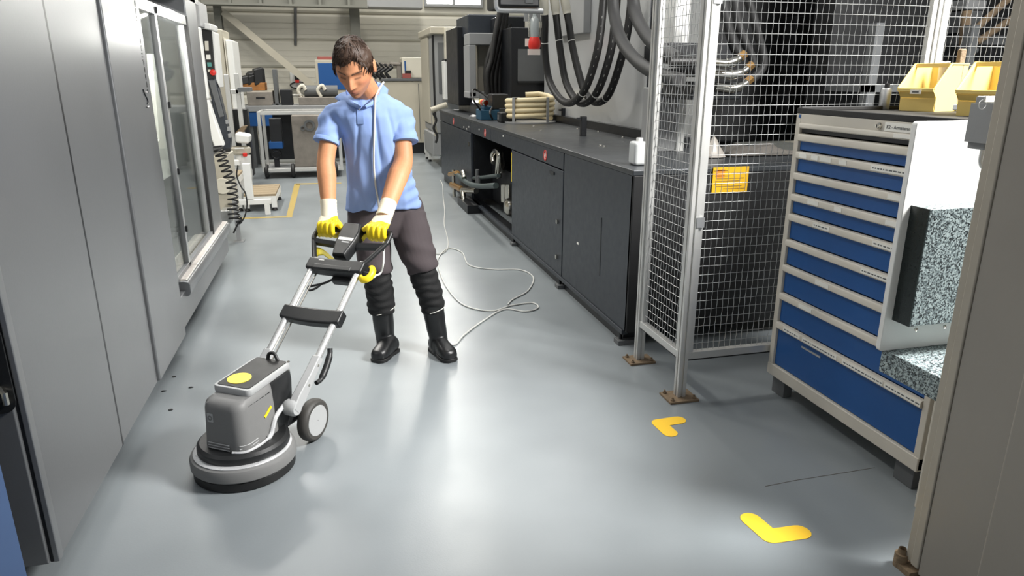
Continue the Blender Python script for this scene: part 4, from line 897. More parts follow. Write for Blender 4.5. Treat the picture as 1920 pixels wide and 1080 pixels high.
# --- alu frame posts in front of it
af = thing('profile_frame', 'slim aluminium profile frame with cross bar and clutter', 'frame', pz(440, 330))
for x, y0 in ((430, 140), (449, 138)):
    c = py(x, 200, 10.9); MB().box((c.x-.03, 10.9, 0), (c.x+.03, 10.96, py(x, y0, 10.9).z)).build('post', 'alu_profile', af, bevel=.005)
a, b = py(432, 172, 10.9), py(447, 172, 10.9); MB().box((a.x, 10.9, a.z-.03), (b.x, 10.95, a.z+.03)).build('cross_bar', 'alu_profile', af, bevel=.005)
a, b = py(447, 168, 10.8), py(462, 166, 10.8); MB().box((a.x, 10.7, a.z-.03), (b.x+.05, 11.1, a.z+.03)).build('tray', 'dim_grey', af, bevel=.006)
bx(af, 'bin_back', 440, 205, 470, 330, 11.05, .2, 'black_paint')
p = [py(x, y, 10.7) for x, y in ((440, 250), (452, 238), (463, 236), (455, 250))]; MB().prism(p, (0, .2, 0)).build('shelf_board', 'rust', af)
# --- white tool head with lamp
th = thing('tool_presetter', 'white rounded tool presetter with lamp strip and red button', 'instrument', py(460, 330, 10.0))
a, b = py(440, 250, 10.0), py(467, 272, 10.0); MB().prism([py(x, y, 10.0) for x, y in ((440, 249), (468, 254), (467, 270), (441, 268))], (0, .3, 0)).build('head', 'white_paint', th, bevel=.03, seg=3)
c = py(449, 284, 10.0); MB().lathe([(.10, -.05), (.13, -.03), (.13, .03), (.11, .05)], c+V((0,.15,0)), 'z', 24).build('turntable', 'beige_paint', th)
bx(th, 'lamp_strip', 440, 277, 457, 279.5, 9.99, .02, 'lamp_white', .002) if 'lamp_white' in MATS else bx(th, 'lamp_strip', 440, 277, 457, 279.5, 9.99, .02, 'white_paint', .002)
MB().lathe([(.06, -.35), (.09, -.3), (.1, 0)], c+V((.02,.15,-.06)), 'z', 18).build('column', 'white_paint', th); bx(th, 'red_button', 455, 287, 463, 294, 9.98, .05, 'red_plastic', .01)
bx(th, 'arm', 430, 300, 450, 312, 10.0, .1, 'white_paint', .02); bx(th, 'base', 432, 322, 470, 345, 10.0, .35, 'grey_paint', .02); bx(th, 'foot', 436, 345, 468, 384, 10.02, .3, 'dim_grey', .01)
# --- right of the man: beige cabinet with a white box and clamps
YQ = 15.2
cb = thing('beige_cabinet', 'wide beige cabinet with black plinth right of the man', 'cabinet', py(775, 270, YQ))
a, b = py(718, 152, YQ), py(805, 152, YQ)
MB().box((a.x, YQ, .22), (b.x, YQ+.7, a.z)).build('body', 'beige_paint', cb, bevel=.01); MB().box((a.x+.02, YQ+.03, 0), (b.x-.02, YQ+.66, .22)).build('plinth', 'black_paint', cb)
MB().box((a.x-.03, YQ-.03, a.z), (b.x+.02, YQ+.72, a.z+.05)).build('top', 'dim_grey', cb, bevel=.006)
ZQ = a.z+.05
MB().box((a.x+.72, YQ-.008, .3), (a.x+.73, YQ, a.z-.05)).build('door_gap', 'dim_grey', cb)
wbx = thing('white_box', 'cream white equipment box on top of the beige cabinet', 'box', py(778, 148, YQ+.1))
a, b = py(753, 107, YQ+.1), py(795, 107, YQ+.1)
MB().box((a.x, YQ+.1, ZQ), (b.x, YQ+.6, a.z)).build('case', 'cream_paint', wbx, bevel=.03, seg=3); MB().box((a.x-.01, YQ+.15, ZQ+.1), (a.x, YQ+.5, a.z-.1)).build('side_slot', 'dim_grey', wbx)
MB().box((a.x+.05, YQ+.09, ZQ+.05), (a.x+.08, YQ+.1, a.z-.08)).build('stripe', 'blue_paint', wbx)
MB().box((b.x+.02, YQ+.12, ZQ), (b.x+.2, YQ+.6, a.z-.02)).build('side_unit', 'grey_paint', wbx, bevel=.01)
rbx = py(762, 141, YQ); t = thing('red_tool', 'small red and black tool beside the white box', 'tool', (rbx.x, YQ+.02, ZQ)); MB().box((rbx.x-.08, YQ-.0, ZQ), (rbx.x+.1, YQ+.08, ZQ+.1)).build('body', 'brick_red', t, bevel=.01); MB().box((rbx.x-.02, YQ, ZQ+.1), (rbx.x+.1, YQ+.08, ZQ+.16)).build('grip', 'black_plastic', t, bevel=.01)
for k, x in enumerate((706, 714, 722, 731)):
    c = py(x, 140, YQ+.2); wh = ('first', 'second', 'third', 'fourth')[k]
    t = thing('steel_clamp', 'dark bent steel clamp on the cabinet, ' + wh + ' from the man\'s ear', 'clamp', (c.x, YQ+.2, ZQ), group='clamps on the beige cabinet')
    MB().tube(bez([V((c.x, YQ+.2, ZQ)), V((c.x-.08, YQ+.2, ZQ+.12)), V((c.x+.05, YQ+.2, ZQ+.22)), V((c.x-.02, YQ+.2, ZQ+.32-.02*k))], 5), .035, 8).build('hook', 'black_plastic', t)
    MB().lathe([(.03, -.03), (.05, -.03), (.05, .03), (.03, .03)], (c.x+.02, YQ+.2, ZQ+.26), 'y', 12, ring=True).build('eye', 'worn_steel', t)
a, b = py(730, 120, YQ+.3), py(757, 121, YQ+.3); t = thing('steel_rod_stand', 'horizontal steel rod on a small stand beside the white box', 'stand', (b.x-.1, YQ+.3, ZQ))
MB().tube([a, b], .045, 10).build('rod', 'worn_steel', t); MB().box((b.x-.15, YQ+.25, ZQ), (b.x-.05, YQ+.35, b.z-.03)).build('stem', 'worn_steel', t)
# --- grey machining centre with white switch column, right background
YM = 12.6
gm = thing('grey_machine', 'tall grey machine with white switch column at the far end', 'machine', pz(830, 300))
bx(gm, 'body', 815, 62, 860, 250, YM, 1.5, 'grey_paint', .02)
bx(gm, 'side_door', 803, 66, 816, 232, YM+.6, 1.0, 'beige_paint', .015)
bx(gm, 'top_cover', 806, 50, 858, 64, YM-.1, 1.7, 'beige_paint', .02); bx(gm, 'door_seal', 812, 66, 815.5, 230, YM-.01, .03, 'black_rubber', .003)
bx(gm, 'window', 822, 80, 836, 175, YM-.012, .02, 'dim_grey', .004)
bx(gm, 'head_cover', 836, 50, 858, 112, YM-.25, .3, 'cream_paint', .02)
sw = bx(gm, 'switch_column', 833, 114, 857, 187, YM-.35, .25, 'white_paint', .012)
for x, y, w, h in ((846, 127, 8, 9), (848, 156, 5, 11), (849, 170, 5, 7), (849, 180, 7, 4)): bx(sw, 'switch', x-w/2, y-h/2, x+w/2, y+h/2, YM-.36, .015, 'black_plastic' if h > 5 and w < 8 else 'worn_steel', .003)
bx(gm, 'column_cap', 834, 111, 857, 114, YM-.36, .27, 'black_plastic', .003); c = py(845, 104, YM-.2); MB().tube([c, c+V((0,0,-.08))], .03, 8).box(c-V((.08,.02,.0)), c+V((.08,.02,.03))).build('bolt', 'black_plastic', gm)
for p_, q_, r in (((808, 207), (838, 196), .05), ((812, 215), (818, 255), .03)): MB().tube([py(*p_, YM-.3), py(*q_, YM-.3)], r, 10).build('arm', 'beige_paint', gm)
MB().tube(bez([py(x, y, YM-.35) for x, y in ((812, 212), (818, 225), (813, 240), (820, 255), (817, 268))], 5), .02, 8).build('cable', 'black_rubber', gm)
bx(gm, 'base', 812, 250, 850, 292, YM+.02, 1.2, 'grey_paint', .02)
a = pz(806, 303); t = step('foot_stool', 'low grey step stool by the grey machine', V((a.x-.02, a.y, 0)), .36, .5, .26, group='stools by the grey machine')
a = pz(795, 287); t = step('foot_stool', 'higher grey step stool behind the low stool', V((a.x-.02, a.y-.6, 0)), .34, .36, .42, group='stools by the grey machine')
# --- yellow tape on the floor
mat('tape_yellow', '#a08a48', .6, 0, .18, 12)
tp = [pz(552, 345), pz(563, 345), pz(548, 405), pz(537, 405)]
def flat(name, pts, h, m, label, cat, **k): return tag(MB().prism([V((p.x, p.y, .0005)) for p in pts], (0, 0, h)).build(name, m, **k), label, cat)
flat('floor_tape', tp, .001, 'tape_yellow', 'broad yellow floor marking strip leading away from the steps', 'floor marking')
flat('floor_tape', [pz(440, 408.5), pz(440, 411), pz(548, 407.5), pz(548, 405)], .001, 'tape_yellow', 'narrow yellow floor line crossing the aisle behind the scrubber', 'floor marking')
flat('floor_tape', [pz(555, 344), pz(555, 346), pz(640, 344), pz(640, 342.5)], .001, 'tape_yellow', 'far thin yellow floor line running behind the man', 'floor marking')
# --- yellow corner marks near the camera
mat('mark_yellow', '#f9c832', .5, 0, .06, 12)
def rounded_L(pts, r, label):
    """two capsule arms from a corner: pts = end a, corner, end b (floor points)"""
    a, c, b = pts; poly = []
    def arc(ctr, d0, sgn, n=8): 
        base = math.atan2(d0.y, d0.x); return [ctr+V((math.cos(base+sgn*t), math.sin(base+sgn*t), 0))*r for t in [math.pi*k/n-math.pi/2 for k in range(n+1)]]
    da, db = (a-c).normalized(), (b-c).normalized(); s = 1 if da.cross(db).z > 0 else -1
    # outline: around end a, outer corner (rounded), around end b, inner corner
    na = V((da.y, -da.x, 0))*s; nb = V((-db.y, db.x, 0))*s        # outward sides
    poly += [a+na*-r] if False else []
    for t in [math.pi*k/8 for k in range(9)]: poly.append(a+(na*-1*math.cos(t)+da*math.sin(t))*r)
    th0 = math.atan2(na.y, na.x); th1 = math.atan2(nb.y, nb.x); dth = (th1-th0+math.pi) % (2*math.pi)-math.pi
    for k in range(7): poly.append(c+V((math.cos(th0+dth*k/6), math.sin(th0+dth*k/6), 0))*r)
    for t in [math.pi*k/8 for k in range(9)]: poly.append(b+(nb*math.cos(t)+db*math.sin(t))*r)
    bis = (da+db).normalized(); poly.append(c+bis*(r/math.sin(math.acos(max(-1, min(1, da.dot(db))))/2)))
    return tag(MB().prism([V((p.x, p.y, .0006)) for p in poly], (0, 0, .0015)).build('corner_mark', 'mark_yellow', ang=60), label, 'floor marking', 'yellow corner marks on the floor')
rounded_L((pz(1272, 788), pz(1236, 793.5), pz(1256, 812)), .036, 'yellow corner sticker on the floor near the cage post')
rounded_L((pz(1408, 974), pz(1445, 1006), pz(1500, 998)), .039, 'yellow corner sticker on the floor nearest the camera')
# floor crack and dropped bits
cr = MB(); pts = [pz(x, y) for x, y in ((1435, 912), (1490, 901), (1560, 890), (1640, 877))]
for a, b in zip(pts, pts[1:]): n = V((-(b-a).y, (b-a).x, 0)).normalized()*.0012; cr.prism([a-n+V((0,0,.0004)), a+n+V((0,0,.0004)), b+n+V((0,0,.0004)), b-n+V((0,0,.0004))], (0, 0, .0006))
mat('crack_grey', '#5d574f', .8)
tag(cr.build('floor_crack', 'crack_grey'), 'thin straight crack line in the floor before the drawer cabinet', 'crack')
for k, (x, y, lab) in enumerate(((320, 769, 'largest dark chip'), (357, 727, 'dark chip nearest the scrubber lid'), (306, 734, 'thin dark chip beside the panel'), (326, 707, 'small dark chip highest up'))):
    p = pz(x, y); m = MB(); n = 6
    m.prism([p+V((.011*(1+.5*math.sin(3*a+k))*math.cos(a), .007*math.sin(a), .0005)) for a in [2*math.pi*i/n for i in range(n)]], (0, 0, .004))
    tag(m.build('floor_chip', 'black_rubber'), lab + ' on the floor beside the metal panels', 'debris', 'dark chips on the floor')
# ================================================================== floor scrubber
HD = math.radians(33); TAU = math.radians(38)
SO = V((-.462, 2.835, 0))
sc = thing('floor_scrubber', 'grey and black single-disc floor scrubber with yellow dot and two silver tubes', 'floor scrubber', SO, -HD)
def SB(m, name, mats, par=None, **k): return m.build(name, mats, par or sc, world=False, **k)
mat('scrub_grey', '#717170', .5, 0, .05, 60, .12, 600)
mat('scrub_light', '#a3a4a4', .45, 0, .05, 30); mat('scrub_silver', '#c9cacb', .3, .3, .04, 30)
mat('tyre_grey', '#3b3936', .6, 0, .1, 30)
TX = .0225
SB(MB().lathe([(.002, 0), (.196, 0), (.204, .006), (.206, .04), (.19, .05), (.002, .05)], (0,0,0), 'z', 64), 'brush_pad', 'black_rubber')
SB(MB().lathe([(.19, .044), (.2065, .044), (.212, .05), (.2125, .082), (.207, .094), (.194, .100), (.17, .101)], (0,0,0), 'z', 64), 'bumper_ring', 'scrub_grey')
SB(MB().lathe([(.196, .099), (.197, .1025), (.188, .106), (.17, .107)], (0,0,0), 'z', 64), 'deck_top', 'scrub_silver')
SB(MB().lathe([(.1, .106), (.183, .106), (.186, .112), (.184, .135), (.172, .146), (.1, .150)], (0, .008, 0), 'z', 64), 'motor_ring', 'black_plastic')
def rr3(x0, y0, x1, y1, r, z, tilt=0): return [V((x, y, z+tilt*(y-y0))) for x, y in rrect(x0, y0, x1, y1, r, 6)]
body = [rr3(-.098, -.128, .118, .12, .05, .125), rr3(-.097, -.127, .117, .12, .05, .16), rr3(-.093, -.12, .108, .12, .048, .24), rr3(-.091, -.115, .102, .12, .046, .315, .02),
        rr3(-.087, -.110, .098, .12, .045, .338, .03), rr3(-.076, -.096, .088, .12, .04, .350, .04), rr3(-.055, -.07, .066, .12, .03, .353, .05)]
bd = SB(MB().loft(body), 'housing', 'scrub_grey')
rear = [rr3(-.090, .02, .106, .19, .03, .13), rr3(-.090, .045, .106, .225, .035, .2), rr3(-.088, .07, .104, .25, .05, .26), rr3(-.086, .09, .102, .262, .055, .32), rr3(-.082, .10, .098, .258, .05, .362), rr3(-.07, .11, .086, .24, .04, .372)]
rc = SB(MB().loft(rear), 'rear_cover', 'black_plastic')
# lid tray
def lidpt(x, y, z): return V((x, y, z+.36+(y+.03)*.065))
ring0 = rrect(-.092, -.034, .094, .245, .022, 5)
lid = MB().loft([[lidpt(x*.97, y, -.006) for x, y in ring0], [lidpt(x, y, 0) for x, y in ring0], [lidpt(x, y, .017) for x, y in ring0], [lidpt(x*.98, y*.985+.002, .021) for x, y in ring0]])
lid = SB(lid, 'lid', 'scrub_light')
ring1 = rrect(-.080, -.02, .080, .238, .012, 4)
SB(MB().loft([[lidpt(x, y, .0205) for x, y in ring1], [lidpt(x, y, .0235) for x, y in ring1]]), 'lid_inset', 'black_rubber', lid)
SB(MB().loft([[lidpt(-.018+.05*math.cos(a), .045+.047*math.sin(a), z) for a in [2*math.pi*k/40 for k in range(40)]] for z in (.022, .0255)]), 'yellow_dot', 'yellow_bright', lid, label='round yellow disc on the lid')
SB(MB().tube(bez([lidpt(-.02, .235, .02), lidpt(-.015, .24, .045), lidpt(.01, .242, .05), lidpt(.03, .238, .02)], 5), .008, 8), 'cable_guide', 'black_rubber', lid)
SB(MB().lathe([(.006, -.002), (.006, .002)], lidpt(.085, .238, .023), 'z', 10), 'screw', 'chrome', lid)
# side trims on the housing
def sx_(y, z): return .117-(z-.16)*.09+.0005   # right flank of the housing
SB(MB().tube(bez([(.06, -.132, .1495), (.105, -.112, .1495), (.124, -.06, .15), (.126, .0, .152), (.125, .03, .162), (.122, .05, .186), (.119, .072, .212), (.116, .10, .226), (.113, .14, .238), (.11, .165, .244)], 6), [.006]*20+[.010]*35, 8), 'white_trim', 'scrub_silver', bd)
SB(MB().obox((sx_(.04, .255), .045, .255), V((.0012, 0, 0)), V((-.001, .024, .014)), V((0, -.0035, .005))), 'yellow_stripe', 'yellow_bright', bd)
for k in range(4): SB(MB().obox((sx_(0, .318)-.004, -.045+k*.036, .322+k*.0015), V((.0015, 0, 0)), V((0, .014, .001)), V((0, 0, .0035))), 'slot', 'black_plastic', bd)
for k in range(3):
    z = .152+.012*k; SB(MB().tube(bez([(.055, -.129, z), (.09, -.122, z), (.112, -.09, z+.0), (.1165, -.04, z+.002)][1:], 5), .0022, 6), 'vent_groove', 'scrub_light', bd)
    SB(MB().tube([(-.06, -.1275+.0*k, z), (.045, -.1285, z)], .0022, 6), 'vent_groove', 'scrub_light', bd)
SB(MB().box((-.056, -.1215, .262), (-.028, -.1195, .300)).xf(Matrix.Translation((0, .003, 0))), 'badge', 'scrub_light', bd)
SB(MB().lathe([(.006, -.002), (.011, -.002), (.011, 0), (.006, 0)], (-.042, -.1185, .281), 'y', 16, ring=True), 'badge_emblem', 'scrub_grey', bd)
# wheels
for sx in (1, -1):
    xw = TX+sx*.118; c = (xw, .30, .098)
    w = SB(MB().lathe([(.06, -.024), (.085, -.026), (.094, -.02), (.098, -.008), (.098, .008), (.094, .02), (.085, .026), (.06, .024)], c, 'x', 40), 'wheel', 'tyre_grey')
    SB(MB().lathe([(.002, .0255*sx), (.07, .0265*sx), (.074, .021*sx), (.074, 0)], c, 'x', 36), 'hub_cap', 'scrub_light', w)
SB(MB().tube([(TX-.1, .30, .098), (TX+.1, .30, .098)], .012, 12), 'axle', 'black_paint')
SB(MB().box((-.07, .1, .10), (.09, .33, .20)), 'wheel_carrier', 'black_plastic', bevel=.02, seg=3)
# handle: local plane coordinates (u across, k along the tubes, w off the plane)
TD = V((0, math.cos(TAU), math.sin(TAU))); TN = V((0, -math.sin(TAU), math.cos(TAU)))
def HP(u, k, w=0): return V((TX+u, .345, .37))+TD*k+TN*w
for s in (1, -1):
    SB(MB().tube([HP(s*.13, -.06), HP(s*.13, .56)], .0165, 20), 'handle_tube', 'alu_tube')
    br = MB().loft([[HP(s*.13+dx, kk, dw) for dx, dw in ((-.02, -.016*q), (.02, -.016*q), (.02, .016*q), (-.02, .016*q))] for kk, q in ((-.25, 1.5), (-.19, 1.9), (-.08, 1.4), (.02, 1.25))])
    br = SB(br, 'tube_bracket', 'scrub_light', bevel=.006, seg=2)
    SB(MB().lathe([(.002, -.03), (.03, -.03), (.036, -.02), (.036, .02), (.03, .03), (.002, .03)], HP(s*.118, -.235, 0), 'x', 24), 'pivot', 'scrub_light', br)
    for kk in (-.12, -.02): SB(MB().lathe([(.002, .022*s), (.006, .022*s), (.006, 0)], HP(s*.13, kk, .0), 'x', 10), 'bolt', 'chrome', br)
SB(MB().tube([HP(-.108, -.05, -.02), HP(-.108, .5, -.02)], .004, 8), 'pull_rod', 'chrome')
SB(MB().tube(bez([HP(.155, -.09, -.035), HP(.158, -.06, -.052), HP(.158, .0, -.05), HP(.155, .06, -.038), HP(.15, .085, -.025)], 5), [.011]*6+[.015]*9+[.012]*6, 10), 'tilt_lever', 'black_plastic')
def slab(name, prof, z0, z1, m='black_plastic', par=None, bev=.006, **k):      # polygon in the handle plane with thickness
    return SB(MB().loft([[HP(u, kk, z0) for u, kk in prof], [HP(u, kk, z1) for u, kk in prof]]), name, m, par, bevel=bev, seg=3, **k)
def bow(k0, k1, hw, b=.012, n=9): return [(-hw+2*hw*i/n, k0-b*(1-(2*i/n-1)**2)) for i in range(n+1)]+[(hw-2*hw*i/n, k1-b*.6*(1-(2*i/n-1)**2)) for i in range(n+1)]
slab('cross_brace', bow(.195, .268, .163), -.028, .024, bev=.01)
hs = slab('upper_housing', bow(.488, .556, .158, .006), -.035, .026, bev=.01)
slab('housing_step', [(-.11, .484), (.1, .484), (.1, .512), (-.11, .512)], .02, .031, par=hs)
slab('housing_mark', [(-.095, .535), (-.065, .535), (-.065, .539), (-.095, .539)], .0265, .028, 'label_white', hs, 0)
slab('switch_box', [(-.02, .46), (.09, .46), (.09, .5), (-.02, .5)], -.07, -.03, par=hs)
for s in (1, -1):
    fr = [HP(s*.135, .545, 0), HP(s*.165, .60), HP(s*.205, .68), HP(s*.212, .70), HP(s*.212, .755)]
    SB(MB().tube(bez(fr, 6), .0125, 12), 'side_bar', 'black_plastic')
    g = SB(MB().tube([HP(s*.212, .755), HP(s*.05, .758)], .0145, 14), 'grip', 'black_rubber')
    SB(MB().tube([HP(s*.206, .668), HP(s*.03, .655)], .012, 4, flat=1.6), 'lower_bar', 'black_plastic')
# console between the grips
cpf = [(-.055, .785), (.045, .785), (.062, .73), (.056, .665), (.034, .572), (-.038, .572), (-.056, .65), (-.06, .73)]
co = SB(MB().loft([[HP(u*.9, kk, -.03) for u, kk in cpf], [HP(u, kk, -.012) for u, kk in cpf], [HP(u, kk, .022) for u, kk in cpf], [HP(u*.86, .68+(kk-.68)*.93, .036) for u, kk in cpf]]), 'console', 'black_plastic', bevel=.006, seg=3)
slab('console_label', [(-.04, .667), (.042, .662), (.046, .680), (-.038, .684)], .0355, .0375, 'label_white', co, 0)
slab('console_label', [(-.014, .650), (.028, .648), (.03, .657), (-.012, .659)], .0355, .037, 'scrub_light', co, 0)
slab('console_panel', [(-.03, .58), (.024, .58), (.04, .645), (-.036, .645)], .034, .0375, par=co, bev=.002)
# yellow levers
mat('lever_yellow', '#e8d43a', .45, 0, .04, 20)
SB(MB().tube(bez([HP(.06, .712, -.012), HP(.066, .735, -.012), HP(.085, .747, -.012), HP(.13, .735, -.014)], 6), .009, 8, flat=1.3), 'switch_lever', 'lever_yellow')
SB(MB().tube(bez([HP(-.196, .712, -.010), HP(-.194, .735, -.010), HP(-.18, .748, -.012), HP(-.13, .735, -.014)], 6), .009, 8, flat=1.3), 'switch_lever', 'lever_yellow')
slab('release_lever', [(-.195, .65), (-.19, .60), (-.165, .585), (-.15, .600), (-.125, .605), (-.05, .565), (-.05, .585), (-.12, .628), (-.16, .645)], -.03, -.018, 'lever_yellow', bev=.003)
# cord cleat
cl_ = [HP(.155, .475, 0), HP(.17, .462, 0), HP(.195, .470, 0), HP(.207, .495, 0), HP(.203, .525, 0), HP(.19, .54, 0)]
SB(MB().tube(bez(cl_, 5), .0115, 10, flat=1.5), 'cord_cleat', 'yellow_bright'); SB(MB().tube([HP(.15, .505), HP(.195, .50)], .009, 10), 'cleat_stem', 'black_plastic')
# strap loop under the housing
SB(MB().tube(bez([HP(-.02, .47, -.04), HP(-.06, .452, -.05), HP(-.10, .435, -.05), HP(-.135, .42, -.05), HP(-.125, .40, -.05), HP(-.095, .415, -.05), HP(-.075, .445, -.05)], 6), .006, 8), 'strap_loop', 'black_rubber')
SM = wmat(sc)
GR = SM @ HP(-.145, .756); GL = SM @ HP(.15, .756); GU = (SM.to_3x3() @ V((1,0,0)))
# ================================================================== the man
def remesh(mb, voxel, smooth=6, name='tmp', sub=0, fac=.5):
    me = mb.mesh(name); bm = bmesh.new(); bm.from_mesh(me); bmesh.ops.recalc_face_normals(bm, faces=bm.faces); bm.to_mesh(me); bm.free()
    o = bpy.data.objects.new(name, me); COL.objects.link(o)
    r = o.modifiers.new('r', 'REMESH'); r.mode = 'VOXEL'; r.voxel_size = voxel
    if smooth: s = o.modifiers.new('s', 'SMOOTH'); s.iterations = smooth; s.factor = fac
    dg = bpy.context.evaluated_depsgraph_get(); out = bpy.data.meshes.new_from_object(o.evaluated_get(dg))
    bpy.data.objects.remove(o); out.name = name
    return out
def put(name, me, mats, parent, smooth=True, **k):
    me.materials.clear()
    for m in (mats if isinstance(mats, (list, tuple)) else [mats]): me.materials.append(M(m) if isinstance(m, str) else m)
    if smooth: me.shade_smooth()
    o = bpy.data.objects.new(name, me); COL.objects.link(o)
    o.parent = parent; o.matrix_parent_inverse = wmat(parent).inverted(); tag(o, **k); return o
def displace(me, fn):
    import array
    ns = [v.normal.copy() for v in me.vertices]; out = array.array('f')
    for v, n in zip(me.vertices, ns): out.extend(fn(v.co.copy(), n))
    me.vertices.foreach_set('co', out); me.update()
def limb(mb, pts, radii, n=18, sub=5, flat=1.0):
    P = bez(pts, sub); R_ = []
    for i in range(len(radii)-1):
        for k in range(sub): t = k/sub; R_.append(radii[i]*(1-t)+radii[i+1]*t)
    R_.append(radii[-1]); mb.tube(P, R_, n, flat=flat); return mb
def ell(c, ax, ay, n=28, p=2.0):                 # superellipse ring
    out = []
    for k in range(n):
        t = 2*math.pi*k/n; ct, st = math.cos(t), math.sin(t)
        out.append(V(c)+V(ax)*(abs(ct)**(2/p)*(1 if ct >= 0 else -1))+V(ay)*(abs(st)**(2/p)*(1 if st >= 0 else -1)))
    return out
person = thing('person', 'man in blue polo shirt and yellow gloves pushing the floor scrubber', 'person', (.36, 3.92, 0))
# ---- head, in its own frame: x towards his left, y forward, z up
HC = V((.124, 3.72, 1.642)); HS = 1.138
yw, pt = math.radians(18.0), math.radians(37.0)
f0 = V((-math.sin(yw), -math.cos(yw), 0)); r0 = V((math.cos(yw), -math.sin(yw), 0)); u0 = V((0, 0, 1))
hf = f0*math.cos(pt)-u0*math.sin(pt); hu = u0*math.cos(pt)+f0*math.sin(pt); hr = r0
HM = Matrix(((hr.x, hf.x, hu.x, 0), (hr.y, hf.y, hu.y, 0), (hr.z, hf.z, hu.z, 0), (0, 0, 0, 1)))
HM = Matrix.Translation(HC) @ HM @ Matrix.Scale(HS, 4); HI = HM.inverted()
def G(x, z, cx, cz, sx, sz): return math.exp(-((x-cx)/sx)**2-((z-cz)/sz)**2)
def sst(a, b, x): t = max(0, min(1, (x-a)/(b-a))); return t*t*(3-2*t)
def head_pt(th, ph):
    """th azimuth (0 = forward, + to his left), ph elevation"""
    x, y, z = math.sin(th)*math.cos(ph), math.cos(th)*math.cos(ph), math.sin(ph)
    X, Y, Z = .0775*x, .096*y, (.120 if z > 0 else .124)*z
    s = sst(.0, 1.0, -z); hz = abs(math.sin(ph)); cp_ = max(1e-6, math.cos(ph))
    if z < 0:                                      # fuller jaw and chin than an ellipsoid
        X *= (1-hz**2.7)**(1/2.7)/cp_*(1-.27*s)
        if y > 0:
            e = 4.4-1.6*sst(.3, 1.0, abs(math.sin(th))); Y *= ((1-hz**e)**(1/e)/cp_)*(1-.03*s)
    else: Y *= 1-.42*sst(.15, .95, -z)             # nape
    if y > 0:
        fr = sst(.15, .75, y)
        d = 0
        d += .0075*fr*G(X, Z, 0, .028, .05, .012)                                   # brow ridge
        for sx in (-1, 1):
            d -= .0170*fr*G(X, Z, sx*.031, .007, .019, .013)                        # eye sockets
            d += .0075*fr*G(X, Z, sx*.031, .003, .0135, .0085)                      # lids
            d += .0050*fr*G(X, Z, sx*.048, -.022, .018, .016)                       # cheekbones
            d -= .0040*fr*G(X, Z, sx*.046, -.062, .016, .022)                       # hollow cheeks
            d += .0080*fr*G(X, Z, sx*.0135, -.038, .0065, .0065)                    # nostril wings
        rz = sst(.020, -.034, Z)*(1 if Z > -.036 else sst(-.050, -.036, Z))
        d += (.006+.020*rz)*fr*math.exp(-(X/(.0085+.004*rz))**2)*sst(-.052, -.038, Z)*sst(.034, .010, Z)
        d += .0075*fr*G(X, Z, 0, -.066, .030, .014)
        d += .0038*fr*G(X, Z, 0, -.0605, .020, .0036)+.0045*fr*G(X, Z, 0, -.0725, .017, .0042)
        d -= .0042*fr*G(X, Z, 0, -.0668, .022, .0021); d -= .0050*fr*G(X, Z, 0, -.083, .018, .005)
        d += .0110*fr*G(X, Z, 0, -.106, .024, .016)
        Y += d
    if abs(x) > .5: X *= 1+.02*G(y, Z, 0, .02, .5, .05)
    return V((X, Y, Z))
hd = MB(); NT, NP = 120, 84; rings = []
for j in range(1, NP):
    ph = -math.pi/2+math.pi*j/NP; rings.append([HM @ head_pt(2*math.pi*i/NT, ph) for i in range(NT)])
hd.loft(rings)
for sx in (-1, 1):                                  # ears
    ear = MB(); rr = []
    for k, (w_, d_) in enumerate(((.010, 0), (.016, .006), (.019, .012), (.018, .016), (.012, .018))):
        rr.append([HM @ (V((sx*(.0715+d_), -.012-d_*.5, -.012))+V((0, w_*math.cos(a)*(1.0+.15*math.sin(a)), w_*1.75*math.sin(a)))) for a in [2*math.pi*i/16 for i in range(16)]])
    hd.loft(rr)
# ---- joints
nb = py(694, 186, 3.92)                             # base of the neck
SHR, SHL = py(625, 212, 3.93), py(750, 213, 3.92)
ELR, ELL = py(611, 300, 3.85), py(756, 302, 3.82)
WRR, WRL = GR+V((-.012, .07, .115)), GL+V((.045, .075, .120))
WRR = py(617, 400, GR.y+.05); WRL = py(722, 400, GL.y+.06)
HPR, HPL = py(692, 398, 4.02), py(762, 396, 4.0)
KNR, KNL = py(706, 508, 3.93), py(796, 508, 3.88)
ANR, ANL = py(723, 642, 4.0), py(822, 640, 3.92)
body = MB(); body.v += hd.v; body.f += hd.f; body.mi += hd.mi
limb(body, [HM @ V((0, -.018, -.02)), HM @ V((0, -.028, -.085)), nb, nb+V((.004, .05, -.10))], [.060, .060, .068, .09], 20)
for S_, E_, Wr, r in ((SHR, ELR, WRR, 1), (SHL, ELL, WRL, 1.12)):
    m1 = (S_+E_)/2; f1 = E_.lerp(Wr, .3)
    limb(body, [S_, m1, E_, f1, E_.lerp(Wr, .72), Wr, Wr+(Wr-E_).normalized()*.03], [.040, .047*r, .046*r, .050*r, .040*r, .033*r, .033*r], 20)
hipc = (HPR+HPL)/2; up = nb-hipc
X_ = V((1, 0, 0)); 
tor = []
for t, w_, d_, off in ((-.14, .12, .09, 0), (0, .155, .105, 0), (.25, .145, .10, .01), (.5, .15, .105, .0), (.75, .165, .11, -.005), (.93, .13, .08, 0), (1.02, .06, .06, 0)):
    tor.append(ell(hipc+up*t+V((0, off, 0)), X_*w_, V((0, d_, 0)), 28, 2.3))
body.loft(tor)
for H_, K_, A_ in ((HPR, KNR, ANR), (HPL, KNL, ANL)):
    limb(body, [H_, H_.lerp(K_, .5), K_, K_.lerp(A_, .35), A_], [.085, .075, .046, .044, .036], 16)
bme = remesh(body, .0042, 3)
